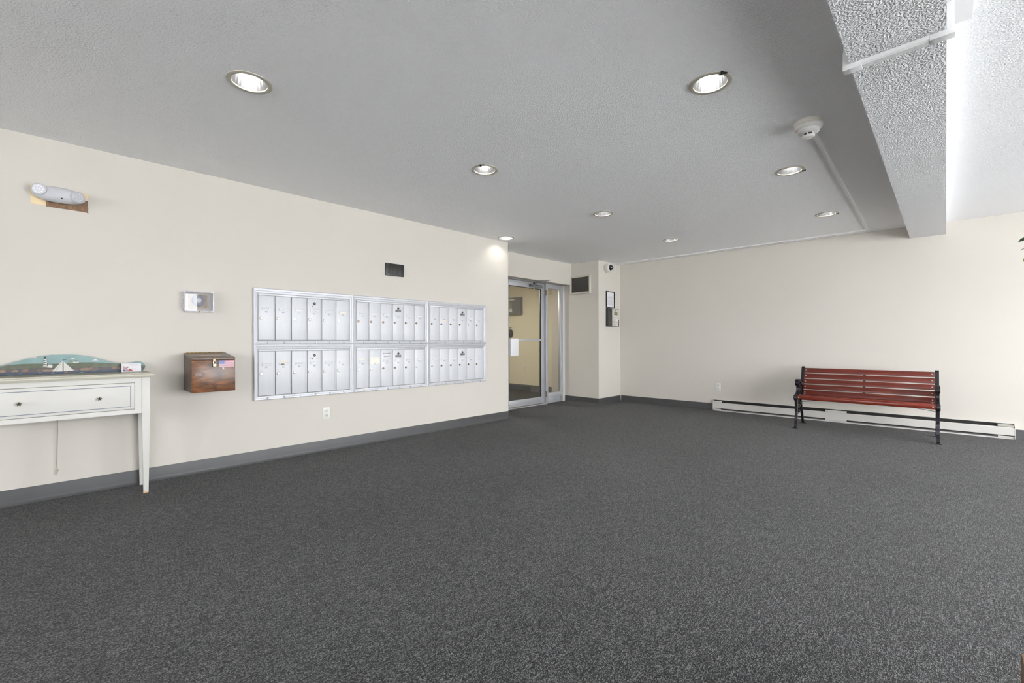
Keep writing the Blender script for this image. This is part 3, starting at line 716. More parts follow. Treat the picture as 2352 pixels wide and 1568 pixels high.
def em_head(x, z, dirv, nm):
    r_ = 0.036
    e = bpy.data.objects.new(nm, None)
    hd = MB().lathe([(0.026, -0.03), (r_, -0.018), (r_ + .002, 0.008), (r_ - .001, 0.012), (r_ - .004, 0.008)], (0, 0, 0), '-y', 28)
    hd = hd.build('lamp_head', M_em, t, smooth=40, loc=(x, -0.07, z)); hd.rotation_euler = dirv
    MB().lathe([(r_ - .004, 0.007), (0, 0.006)], (0, 0, 0), '-y', 28).build('lens', mat('lens_grey', (138, 142, 140), 0.12, 0.3, var=0.06, vscale=60), hd, smooth=40)
    for k in range(8):
        aa = 2 * math.pi * k / 8; q = r_ * .58
        MB().lathe([(0.0048, 0.007), (0.0036, 0.0105), (0, 0.0115)], (q * math.cos(aa), 0, q * math.sin(aa)), '-y', 10).build('led', mat('led_clear', (244, 246, 250), 0.1, var=0), hd, smooth=50)
    for (dx, dz) in ((0.006, 0), (-0.006, 0.003)):
        MB().lathe([(0.0042, 0.007), (0.003, 0.010), (0, 0.0108)], (dx, 0, dz), '-y', 10).build('led', MATS['led_clear'], hd, smooth=50)
em_head(-0.092, 0.012, Euler((R(8), 0, R(-20))), 'left')
em_head(0.088, -0.002, Euler((R(12), 0, R(38))), 'right')
MB().lathe([(0.004, 0), (0.004, 0.003)], (0.012, -0.076, -0.028), '-y', 12).build('test_button', M_ink, t)

# ------------------------------------------------------------------ console table (X along wall, -Y into room)
M_tw = mat('aged_white_paint', (206, 204, 199), 0.5, var=0.015, vscale=5)
M_tt = wood_mat('worn_greenish_top', (128, 124, 108), (178, 174, 158), 1.0, 0.32, (1.0, 14, 14))
M_te = mat('cream_moulding', (196, 193, 178), 0.5, var=0.08, vscale=9, stretch=(1, 1, 30))
M_blue = mat('slate_blue_line', (84, 98, 120), 0.5, var=0.08)
t = thing('console_table', 'white painted console table with star knobs below the emergency light', 'table', (WX, 0, 0), R(90))
TX0, TX1, TF, TC = -0.491, 0.386, -0.312, -0.0525
# top with moulded edge
lay = [(0.8165, 0.012), (0.8225, 0.016), (0.8225, 0.020), (0.8305, 0.024), (0.8305, 0.030), (0.838, 0.028), (0.841, 0.014), (0.846, 0.008)]
tb = MB(); vs = []; fs = []
for z, e in lay: vs += [(TX0 - e, TF - e, z), (TX1 + e, TF - e, z), (TX1 + e, -0.002, z), (TX0 - e, -0.002, z)]
for i in range(len(lay) - 1):
    for k in range(4): fs.append((i * 4 + k, i * 4 + (k + 1) % 4, i * 4 + 4 + (k + 1) % 4, i * 4 + 4 + k))
fs += [(3, 2, 1, 0)]
tb.add(vs, fs); tb.build('top_moulding', M_te, t)
MB().box(TX0 - 0.008, TX1 + 0.008, TF - 0.008, -0.002, 0.8455, 0.8475).build('tabletop', M_tt, t)
# front apron as a frame around the drawer
ax0, ax1, az0, az1 = TX0 + 0.046, TX1 - 0.046, 0.567, 0.8165
dx0, dx1, dz0, dz1 = TC - 0.357, TC + 0.357, 0.597, 0.783
MB().box(ax0, ax1, TF + 0.004, TF + 0.022, dz1, az1).box(ax0, ax1, TF + 0.004, TF + 0.022, az0, dz0).box(ax0, dx0, TF + 0.004, TF + 0.022, dz0, dz1).box(dx1, ax1, TF + 0.004, TF + 0.022, dz0, dz1).build('apron', M_tw, t)
for xx in (TX0 + 0.012, TX1 - 0.03): MB().box(xx, xx + 0.018, TF + 0.04, -0.046, az0, az1).build('side_apron', M_tw, t)
MB().box(ax0, ax1, -0.03, -0.014, az0, az1).build('back_apron', M_tw, t)
MB().box(dx0 - .003, dx1 + .003, TF + 0.022, TF + 0.026, dz0 - .003, dz1 + .003).build('drawer_gap', M_gap, t)
dr = MB().box(dx0 + 0.0025, dx1 - 0.0025, TF + 0.003, TF + 0.02, dz0 + 0.0025, dz1 - 0.0025).build('drawer', M_tw, t, bevel=0.0015)
lx0, lx1, lz0, lz1, lw = dx0 + 0.021, dx1 - 0.021, dz0 + 0.019, dz1 - 0.022, 0.0035
yy = TF + 0.003
MB().box(lx0, lx1, yy - .0006, yy, lz1 - lw, lz1).box(lx0, lx1, yy - .0006, yy, lz0, lz0 + lw).box(lx0, lx0 + lw, yy - .0006, yy, lz0 + lw, lz1 - lw).box(lx1 - lw, lx1, yy - .0006, yy, lz0 + lw, lz1 - lw).build('blue_line', M_blue, dr)
for kx in (0.125, -0.23):
    kb = MB().lathe([(0.004, 0.0), (0.004, 0.012), (0.0105, 0.014), (0.0125, 0.020), (0.011, 0.024), (0, 0.025)], (kx, yy, 0.688), '-y', 20).build('knob', mat('cream_knob', (212, 204, 184), 0.4, var=0.1, vscale=50), dr, smooth=40)
    st = [(kx + (0.0145 if k % 2 == 0 else 0.0058) * math.sin(math.pi * k / 5), 0.688 + (0.0145 if k % 2 == 0 else 0.0058) * math.cos(math.pi * k / 5)) for k in range(10)]
    s_ = MB().xz(st, yy - 0.029, yy - 0.023).build('star', M_dark, dr, bevel=0.001); s_['label'] = 'dark star on the knob'
def leg(xc, yc, sx, sy):
    w1, w0 = 0.0225, 0.0135
    o = lambda w, z: [(xc - w if sx < 0 else xc + w1 * 0 - w, yc - w, z), (xc + w, yc - w, z), (xc + w, yc + w, z), (xc - w, yc + w, z)]
    m = MB(); zs = [(0.0, w0), (0.555, w1), (0.8165, w1)]
    vs = []; fs = []
    for z, w in zs: vs += o(w, z)
    for i in range(2):
        for k in range(4): fs.append((i * 4 + k, i * 4 + (k + 1) % 4, i * 4 + 4 + (k + 1) % 4, i * 4 + 4 + k))
    fs += [(3, 2, 1, 0), (8, 9, 10, 11)]
    m.add(vs, fs); m.build('leg', M_tw, t, bevel=0.0012)
for xc in (TX0 + 0.0225, TX1 - 0.0225):
    leg(xc, TF + 0.0245, 1, 1); leg(xc, -0.0375, 1, 1)
MB().box(0.348, 0.372, TF + 0.0105, TF + 0.016, 0.001, 0.012).build('chipped_foot', mat('bare_orange_wood', (206, 168, 118), 0.6, var=0.1), t)
# painted backboard
half = [(0, .9795), (.05, .9785), (.09, .9735), (.124, .966), (.16, .955), (.20, .9395), (.235, .926), (.265, .9165), (.295, .912), (.325, .9115), (.352, .914), (.378, .9185), (.400, .9205), (.418, .915), (.431, .903), (.438, .888), (.4365, .870), (.428, .856), (.418, .8476)]
prof = [(TC + x, z) for x, z in half] + [(TC - x, z) for x, z in half[:0:-1]]
BY = -0.030
bb = MB().xz(prof, BY, BY + 0.014).build('painted_backboard', mat('painted_sky', (122, 150, 150), 0.45, var=0.08, vscale=18), t); bb['label'] = 'arched backboard painted with a lighthouse and sailboat'
def paint(nm, pts, m, lvl): return MB().xz([(TC + x, z) for x, z in pts], BY - 0.0004 * lvl, BY - 0.0004 * (lvl - 1) + 0.0002).build(nm, m, bb)
M_hill = mat('painted_hill', (84, 90, 74), 0.5, var=0.22, vscale=30)
M_rockband = mat('painted_shore', (76, 74, 74), 0.5, var=0.2, vscale=40)
M_sea = mat('painted_sea', (58, 68, 84), 0.45, var=0.25, vscale=30, stretch=(1, 1, 8))
M_pw = mat('painted_white', (200, 198, 193), 0.5, var=0.03)
M_pb = mat('painted_black', (52, 54, 60), 0.5, var=0.05)
tops = [(-.437, .885), (-.40, .899), (-.34, .904), (-.29, .905), (-.24, .917), (-.18, .9215), (-.12, .922), (-.06, .9195), (-.02, .918), (.02, .921), (.08, .9225), (.14, .922), (.20, .918), (.26, .911), (.32, .904), (.38, .897), (.437, .886)]
paint('painted_hills', tops + [(.43, .862), (-.43, .862)], M_hill, 1)
paint('painted_shore', [(-.437, .886), (-.3, .888), (-.1, .89), (.1, .886), (.3, .884), (.437, .880), (.427, .857), (-.427, .857)], M_rockband, 2)
rr = random.Random(3)
rx = -0.40; rk = 0
while rx < 0.41:
    w_ = rr.uniform(.014, .024); h_ = rr.uniform(.007, .012)
    zc = .8735 + rr.uniform(-.002, .003)
    c_ = rr.choice([(126, 98, 84), (104, 90, 86), (84, 78, 82), (132, 110, 94), (78, 75, 80)])
    paint('painted_rock', [(rx + w_ * math.cos(R(a)), zc + h_ * max(-.7, math.sin(R(a)))) for a in range(0, 360, 24)], mat('painted_rock_%d' % c_[0], c_, 0.5, var=0.2, vscale=50), 3 + 0.25 * (rk % 3)); rk += 1
    rx += w_ * rr.uniform(1.05, 1.5)
paint('painted_sea', [(-.424, .852), (-.425, .866), (-.3, .8665), (-.1, .8655), (.0, .866), (.2, .866), (.35, .8665), (.425, .866), (.424, .852), (.418, .848), (-.418, .848)], M_sea, 4)
for k in range(12): 
    xx = -.38 + k * .068 + rr.uniform(-.015, .015); zz = rr.choice([.8535, .858, .862])
    paint('painted_wavelet', [(xx - .012, zz), (xx, zz + .0012), (xx + .014, zz), (xx, zz - .0006)], mat('wave_grey', (158, 164, 172), 0.5, var=0.05), 5)
for (cx, cz, s_) in ((-.215, .945, 1.0), (-.125, .963, 1.0), (.052, .9495, .9), (.165, .938, .85), (-.33, .917, .8)):
    paint('painted_cloud', [(cx - .022 * s_, cz - .004), (cx - .010 * s_, cz - .001), (cx - .006 * s_, cz + .004), (cx, cz + .0055), (cx + .005 * s_, cz + .0035), (cx + .011 * s_, cz - .001), (cx + .022 * s_, cz - .004)], M_pw, 1)
# lighthouse
lx, lz = -.078, .905
paint('painted_lighthouse', [(lx - .009, lz), (lx - .0055, lz + .050), (lx + .0055, lz + .050), (lx + .009, lz)], M_pw, 5)
for k in range(4):
    z0 = lz + .004 + k * .0125; w0 = .009 - .0035 * (z0 - lz) / .05
    paint('painted_stripe', [(lx - w0, z0 + .006), (lx - w0, z0 + .0115), (lx + w0 * .95, z0 + .005), (lx + w0 * .95, z0)], M_pb, 6)
paint('painted_lantern', [(lx - .006, lz + .050), (lx - .004, lz + .060), (lx, lz + .065), (lx + .004, lz + .060), (lx + .006, lz + .050)], M_pb, 6)
paint('painted_keeper_house', [(lx - .013, lz - .002), (lx + .012, lz - .003), (lx + .018, lz + .012), (lx + .026, lz + .003), (lx + .034, lz + .006), (lx + .034, lz - .006), (lx + .030, lz - .014), (lx + .008, lz - .010)], M_pw, 5)
paint('painted_house_roof', [(lx + .010, lz + .006), (lx + .016, lz + .014), (lx + .031, lz + .0135), (lx + .033, lz + .006), (lx + .026, lz + .008)], mat('painted_roof_grey', (120, 124, 128), 0.5, var=0.05), 6)
for (hx, hz) in ((-.292, .908), (.068, .9235), (-.345, .899)):
    paint('painted_house', [(hx - .014, hz - .004), (hx + .014, hz - .002), (hx + .014, hz + .006), (hx - .014, hz + .005)], M_pw, 5)
    paint('painted_house_roof', [(hx - .015, hz + .005), (hx - .007, hz + .0125), (hx + .010, hz + .0125), (hx + .015, hz + .006)], M_pb, 6)
    paint('painted_tree', [(hx - .028 + .011 * math.cos(R(a)), hz + .009 + .007 * math.sin(R(a))) for a in range(0, 360, 30)], mat('painted_tree', (118, 130, 104), 0.5, var=0.15, vscale=60), 4)
# sailboat
sx_ = .006
paint('painted_sail', [(sx_ - .054, .866), (sx_ - .040, .865), (sx_ - .003, .932), (sx_ - .003, .9365)], M_pw, 6)
paint('painted_sail', [(sx_ - .038, .865), (sx_ - .003, .865), (sx_ - .003, .929)], M_pw, 6)
paint('painted_sail', [(sx_ + .0025, .8655), (sx_ + .052, .868), (sx_ + .0025, .932)], M_pw, 6)
paint('painted_mast', [(sx_ - .002, .864), (sx_ + .002, .864), (sx_ + .0008, .948), (sx_ - .0008, .948)], mat('mast_brown', (110, 98, 96), 0.5, var=0.05), 7)
paint('painted_pennant', [(sx_, .9475), (sx_ + .018, .9455), (sx_ + .013, .943), (sx_, .9425)], M_pb, 7)
for xx in (-.10, .02, .40): paint('painted_buoy', [(xx - .008, .857), (xx + .008, .8575), (xx + .008, .8605), (xx - .008, .860)], mat('buoy_orange', (190, 126, 70), 0.5, var=0.05), 6)

# postcard leaning on the backboard
t = thing('postcard', 'postcard with two red birds leaning on the console table backboard', 'postcard', (WX + 0.1, 0.302, 0.8482), R(90))
pc = bpy.data.objects.new('card', None)
card = MB().box(-.054, .054, -0.0012, 0, 0.0, 0.073).build('card', M_paper, t, bevel=0.0003); card.rotation_euler = (R(-34), 0, R(-2))
def pr(nm, pts, m, lv=1): return MB().xz(pts, -0.0012 - 0.0002 * lv, -0.0012 - 0.0002 * (lv - 1)).build(nm, m, card)
pr('picture', [(-.048, .004), (.004, .004), (-.012, .012), (-.022, .026), (-.030, .042), (-.048, .052)], mat('dusk_snow', (176, 164, 184), 0.5, var=0.2, vscale=60))
pr('twigs', [(-.046, .004), (.002, .004), (-.016, .011), (-.03, .010), (-.046, .022)], mat('twig_brown', (112, 92, 96), 0.5, var=0.4, vscale=120), 2)
pr('bird', [(-.040, .022), (-.026, .038), (-.022, .047), (-.016, .043), (-.016, .035), (-.024, .030), (-.034, .022)], mat('bird_tan', (176, 118, 92), 0.5, var=0.2, vscale=80), 3)
pr('bird', [(-.014, .010), (-.013, .020), (-.009, .026), (-.004, .021), (.006, .013), (.010, .008), (-.004, .009)], mat('bird_red', (168, 70, 64), 0.5, var=0.15, vscale=80), 3)
bd = MB()
bd.box(-.049, .049, -.0015, -.0012, .0685, .0692).box(.0483, .049, -.0015, -.0012, .004, .0685).box(.006, .0483, -.0015, -.0012, .0035, .0042).box(-.049, -.0483, -.0015, -.0012, .052, .0685)
bd.build('border_line', mat('border_pink', (196, 160, 170), 0.6, var=0), card)
for (z_, xa, xb) in ((.060, -.034, .036), (.050, -.008, .040), (.040, -.006, .040), (.029, 0, .03), (.018, .012, .044)):
    pts = []; xx = xa
    while xx < xb: pts.append((xx, -0.0015, z_ + rr.uniform(-.002, .0022))); xx += 0.0022
    MB().tube(pts, 0.0004, 4).build('handwriting', M_faintink, card)

# cord with a tag hanging behind the table
t = thing('knotted_string', 'thin knotted cord hanging below the console table against the wall', 'string', (WX, -0.0745, 0.57), R(90))
MB().tube([(0, -0.03, 0.0), (0.0005, -0.026, -0.1), (-0.001, -0.024, -0.2), (-0.003, -0.022, -0.335), (-0.001, -0.022, -0.37)], 0.0022, 6).build('cord', mat('beige_cord', (150, 138, 124), 0.8, var=0.15, vscale=200), t, smooth=60)
MB().lathe([(0, -0.008), (0.005, -0.004), (0.0055, 0.003), (0, 0.008)], (0.001, -0.022, -0.376), 'z', 12).build('knot', mat('beige_knot', (190, 176, 158), 0.8, var=0.1), t, smooth=60)
MB().hull([(-.002, -.024, -.384), (.003, -.024, -.384), (.003, -.021, -.384), (-.002, -.021, -.384)], [(-.009, -.025, -.407), (-.001, -.025, -.408), (-.001, -.021, -.408), (-.009, -.021, -.407)]).build('frayed_end', mat('cord_end', (176, 168, 160), 0.8, var=0.1), t)

# ------------------------------------------------------------------ things on the pillar
# monitor on pillar side (faces -Y)
t = thing('framed_monitor', 'dark wall monitor in a cream mitred frame on the pillar side', 'monitor', (-4.5245, 6.255, 2.063), 0)
ox, oz, ix, iz = 0.218, 0.164, 0.184, 0.127
M_mf = mat('cream_frame', (204, 199, 187), 0.5, var=0.03)
def mf(o0, o1, i0, i1):
    pr_ = [(0, 0), (0, .03), (.35, .034), (.8, .026), (1, .02), (1, 0)]
    L_ = lambda p, q, k: (p[0] + (q[0] - p[0]) * k, p[1] + (q[1] - p[1]) * k)
    MB().hull([(L_(o0, i0, k)[0], -h_, L_(o0, i0, k)[1]) for k, h_ in pr_], [(L_(o1, i1, k)[0], -h_, L_(o1, i1, k)[1]) for k, h_ in pr_]).build('frame_bar', M_mf, t)
co = [(-ox, -oz), (ox, -oz), (ox, oz), (-ox, oz)]; ci = [(-ix, -iz), (ix, -iz), (ix, iz), (-ix, iz)]
for k in range(4):
    a0, a1 = co[k], co[(k + 1) % 4]; c0, c1 = ci[k], ci[(k + 1) % 4]
    s_ = 0.003
    L2 = lambda p, q: (p[0] + (q[0] - p[0]) * s_, p[1] + (q[1] - p[1]) * s_)
    mf(L2(a0, a1), L2(a1, a0), L2(c0, c1), L2(c1, c0))
MB().box(-ix, ix, -0.012, 0, -iz, iz).build('screen', mat('dark_glossy_screen', (52, 50, 46), 0.06, var=0.03, spec=0.6), t)
MB().tube([(-0.01, -0.003, oz), (-0.01, -0.003, oz + 0.035)], 0.002, 6).build('wire', M_mf, t)
for xx in (-0.08, 0.1): MB().lathe([(0.006, 0.02), (0.005, 0.031), (0, 0.032)], (xx, 0, -0.148), '-y', 10).build('screw', M_nickel, t)

PXF = -4.155
t = thing('dome_camera', 'white dome security camera with a black bubble near the ceiling', 'security camera', (PXF, 6.487, 2.332), R(90))
MB().lathe([(0.075, 0), (0.078, 0.006), (0.078, 0.034), (0.07, 0.04)], (0, 0, 0), '-y', 36).build('mount_base', M_offwhite, t, smooth=40)
MB().lathe([(0.07, 0.036), (0.073, 0.044), (0.073, 0.07), (0.065, 0.084), (0.052, 0.09), (0.046, 0.086)], (0, 0, 0), '-y', 36, cap=False).build('housing', M_white, t, smooth=40)
MB().lathe([(0.047, 0.084), (0.044, 0.10), (0.034, 0.118), (0.018, 0.13), (0, 0.134)], (0, 0, 0), '-y', 32).build('bubble', mat('black_bubble', (24, 24, 26), 0.05, var=0), t, smooth=70)

t = thing('framed_notice', 'white notice in a thin black frame above the entry keypad', 'notice', (PXF, 6.604, 1.797), R(90))
fx, fz = 0.131, 0.146
for (x0, x1, z0, z1) in ((-fx, fx, fz - .014, fz), (-fx, fx, -fz, -fz + .014), (-fx, -fx + .014, -fz + .014, fz - .014), (fx - .014, fx, -fz + .014, fz - .014)):
    MB().box(x0, x1, -0.02, 0, z0, z1).build('frame_bar', M_black, t, bevel=0.002)
pp = MB().box(-fx + .014, fx - .014, -0.006, 0, -fz + .014, fz - .014).build('paper', M_paper, t)
zz = .06; li = 0
while zz > -.09:
    n = MB(); xx = -.085 if li else -.05; xe = .085 if li else .05
    while xx < xe:
        l = rr.uniform(.008, .022); n.box(xx, min(xe, xx + l), -.0064, -.006, zz - .0022, zz + .0022); xx += l + .005
    n.build('text_line', M_faintink, pp); zz -= .0115 if li % 4 else .018; li += 1

t = thing('entry_keypad', 'grey and white entry phone keypad on the pillar', 'keypad', (PXF, 6.654, 1.484), R(90))
t.scale = (0.91, 1, 1)
MB().box(-.2, -.07, -0.05, 0, -.155, .155).build('side_case', mat('charcoal_side', (50, 50, 52), 0.45, var=0.03), t, bevel=0.003)
MB().box(-.07, .19, -0.05, 0, -.155, .155).build('case', mat('dark_edge_case', (104, 100, 96), 0.45, var=0.03), t, bevel=0.003)
fp = MB().box(-.066, .176, -0.056, -0.05, -.148, .148).build('face_plate', mat('pale_steel_face', (198, 195, 188), 0.45, 0.15, var=0.03), t, bevel=0.002)
lc = MB().box(.0, .112, -.0585, -.056, .048, .094).build('display_bezel', M_black, fp, bevel=0.001)
MB().box(.012, .098, -.0592, -.0585, .058, .084).build('display', mat('green_lcd', (128, 156, 84), 0.3, var=0.15, vscale=60, emit=(110, 150, 60), estr=0.25), fp)
MB().lathe([(.011, .056), (.011, .059), (0, .0595)], (.056, 0, .122), '-y', 16).build('lock', M_dark, fp)
MB().box(.068, .142, -.0572, -.056, -.14, -.02).build('instruction_card', M_paper, fp)
MB().box(.146, .162, -.062, -.056, -.145, -.03).build('card_reader', M_black, fp, bevel=0.002)
for k in range(4):
    for j in range(2): MB().box(.078 + j * .028, .099 + j * .028, -.0582, -.0572, -.125 + k * .018, -.115 + k * .018).build('key', mat('tan_key', (176, 160, 128), 0.5, var=0.1), fp)
for (z0, n_) in ((-.06, 3), (-.105, 2)):
    for k in range(n_): MB().box(-.05, .02 + .01 * (k % 2), -.0566, -.056, z0 - k * .012 - .003, z0 - k * .012 + .003).build('text_line', mat('tan_print', (176, 160, 140), 0.6, var=0), fp)
MB().box(-.025, -.012, -.0566, -.056, -.012, .008).build('symbol', mat('tan_print2', (170, 158, 140), 0.6, var=0), fp)
for z0 in (-.09, .09): MB().lathe([(.006, .05), (.004, .053), (0, .053)], (-.135, 0, z0), '-y', 12).build('screw', M_chrome, t)

# ------------------------------------------------------------------ smoke detector and raceways
M_race = mat('white_raceway', (224, 224, 224), 0.5, var=0.02)
t = thing('smoke_detector', 'round white smoke detector on the ceiling beside the beam', 'smoke detector', (-0.612, 3.27, H))
MB().lathe([(0.078, 0), (0.08, -0.006), (0.08, -0.028), (0.076, -0.032)], seg=40).build('base', M_offwhite, t, smooth=40)
MB().lathe([(0.077, -0.032), (0.075, -0.042), (0.066, -0.052), (0.060, -0.053), (0.058, -0.066), (0.050, -0.073), (0.034, -0.075)], seg=40).build('body', M_white, t, smooth=40)
MB().lathe([(0.026, -0.074), (0.026, -0.088)], seg=24).build('sensor_core', M_gap, t)
for k in range(6):
    a = 2 * math.pi * k / 6
    MB().box(-0.003, 0.003, 0.026, 0.033, -0.089, -0.074).build('sensor_rib', M_white, t).rotation_euler = (0, 0, a)
MB().lathe([(0.034, -0.088), (0.034, -0.095), (0.03, -0.099), (0, -0.1)], seg=32).build('cap', M_white, t, smooth=40)
MB().lathe([(0.004, -0.052), (0.003, -0.057), (0, -0.0575)], (-0.055, -0.032, 0), 'z', 10).build('indicator', mat('red_led', (170, 60, 50), 0.4, var=0), t)

def raceway(name, label, runs, m=M_race, hw=0.0135, hh=0.016):
    t = thing(name, label, 'cable raceway', runs[0][0])
    o0 = Vector(runs[0][0])
    for p0, p1, nrm in runs:
        p0 = Vector(p0) - o0; p1 = Vector(p1) - o0; nrm = Vector(nrm)
        d_ = (p1 - p0).normalized(); s_ = d_.cross(nrm).normalized()
        prof = [(-hw, 0), (-hw, hh * .7), (-hw * .7, hh), (hw * .7, hh), (hw, hh * .7), (hw, 0)]
        MB().hull([p0 + s_ * u + nrm * v for u, v in prof], [p1 + s_ * u + nrm * v for u, v in prof]).build('raceway_run', m, t)
    return t
DN = (0, 0, -1)
raceway('cable_raceway', 'thin white raceway from the smoke detector to the far wall', [((-0.617, 3.35, H), (-0.683, 6.925, H), DN)])
raceway('cable_raceway', 'thin white raceway along the ceiling above the far wall', [((-0.668, 6.918, H), (-4.155, 6.752, H), DN), ((PXF, 6.752, H - 0.016), (PXF, 6.752, 2.31), (1, 0, 0))], hw=0.012)
by = 2.478
t = raceway('beam_raceway', 'white cable duct wrapped around the underside of the beam',
        [((-0.327, by, 2.299), (0.026, by, 2.299), DN), ((-0.305, by, 2.2985), (-0.305, by, H), (-1, 0, 0)), ((0.004, by, 2.2985), (0.004, by, H), (1, 0, 0))], hw=0.021, hh=0.022)
o = Vector((-0.327, by, 2.299))
for (x0, x1) in ((-0.33, -0.262), (-0.045, 0.0285)):
    MB().box(x0 - o.x, x1 - o.x, -0.0225, 0.0225, -0.0235, 0).build('corner_cover', M_race, t, bevel=0.002)
MB().box(-0.0023, 0.0223, -0.0225, 0.0225, 0.0, 0.06).build('corner_cover', M_race, t, bevel=0.002)
t = thing('junction_box', 'flat white junction box on the ceiling right of the beam', 'junction box', (0.0, 2.4, H))
MB().box(0.006, 0.082, -0.28, 0.262, -0.03, 0).build('box', M_race, t, bevel=0.002)
MB().box(0.003, 0.086, -0.284, 0.06, -0.034, -0.03).build('cover', M_race, t, bevel=0.001)

# ------------------------------------------------------------------ baseboard heater on the far wall
M_ht = mat('aged_white_enamel', (200, 197, 192), 0.42, var=0.03, vscale=4)
M_htd = mat('heater_dark', (30, 29, 28), 0.7, var=0.2)
HS0, HS1 = 1.586, 4.668
t = thing('baseboard_heater', 'long white electric baseboard heater on the far wall behind the bench', 'heater', bk(HS0), BA)
HL = HS1 - HS0
MB().box(0, HL, -0.006, 0, 0.012, 0.17).build('back_plate', M_htd, t)
MB().yz([(0, 0.172), (-0.020, 0.170), (-0.0215, 0.165), (-0.019, 0.165), (-0.018, 0.168), (0, 0.1695)], 0, HL).build('top_hood', M_ht, t)
MB().yz([(-0.064, 0.044), (-0.064, 0.122), (-0.052, 0.131), (-0.050, 0.129), (-0.0605, 0.1205), (-0.0605, 0.044)], 0.004, HL - 0.004).build('front_panel', M_ht, t)
MB().yz([(-0.052, 0.002), (-0.052, 0.018), (-0.008, 0.020), (-0.008, 0.002)], 0.02, HL - 0.006).build('bottom_strip', M_ht, t)
MB().yz([(-0.056, 0.026), (-0.056, 0.031), (-0.03, 0.031), (-0.03, 0.026)], 0.13, HL - 0.13).build('deflector', mat('dull_steel', (104, 104, 103), 0.45, 0.4, var=0.1), t)
MB().lathe([(0.009, 0.12), (0.009, HL - 0.12)], (0, -0.028, 0.095), 'x', 12).build('heating_element', M_htd, t)
for k in range(150):
    x_ = 0.14 + k * (HL - 0.28) / 149
    if k == 0: FIN = MB().box(0, 0.001, -0.046, -0.008, 0.065, 0.125).mesh('fin', M_htd)
    if not (1.40 < x_ < 1.66): link('fin', FIN, t, (x_, 0, 0))
MB().yz([(0, 0.170), (-0.022, 0.168), (-0.064, 0.128), (-0.064, 0.034), (-0.05, 0.004), (0, 0.004)], 0, 0.004).build('end_cap', M_ht, t)
MB().yz([(0, 0.170), (-0.022, 0.168), (-0.066, 0.130), (-0.066, 0.006), (0, 0.006)], HL - 0.004, HL).build('end_cap', M_ht, t)
MB().yz([(-0.064, 0.1285), (-0.034, 0.152), (-0.03, 0.148), (-0.0605, 0.1245)], 0.004, 0.13).build('junction_cover', M_ht, t)
MB().yz([(-0.0655, 0.030), (-0.0655, 0.130), (-0.034, 0.154), (-0.030, 0.150), (-0.062, 0.126), (-0.062, 0.030)], 1.42, 1.645).build('junction_cover', M_ht, t)
MB().yz([(-0.05, 0.138), (-0.024, 0.158), (-0.022, 0.156), (-0.05, 0.134)], HL - 0.125, HL - 0.004).build('perforated_cover', mat('grey_perforated', (176, 172, 164), 0.5, var=0.03), t)
for k in range(12):
    MB().box(HL - 0.118 + k * .009, HL - 0.114 + k * .009, -0.0415, -0.039, 0.1455, 0.1485).build('perforation', M_htd, t)
MB().yz([(-0.058, 0.020), (-0.058, 0.034), (-0.054, 0.034), (-0.054, 0.020)], 0.004, 0.12).yz([(-0.058, 0.020), (-0.058, 0.034), (-0.054, 0.034), (-0.054, 0.020)], HL - 0.125, HL - 0.004).yz([(-0.058, 0.020), (-0.058, 0.034), (-0.054, 0.034), (-0.054, 0.020)], 1.42, 1.645).build('lower_cover', M_ht, t)

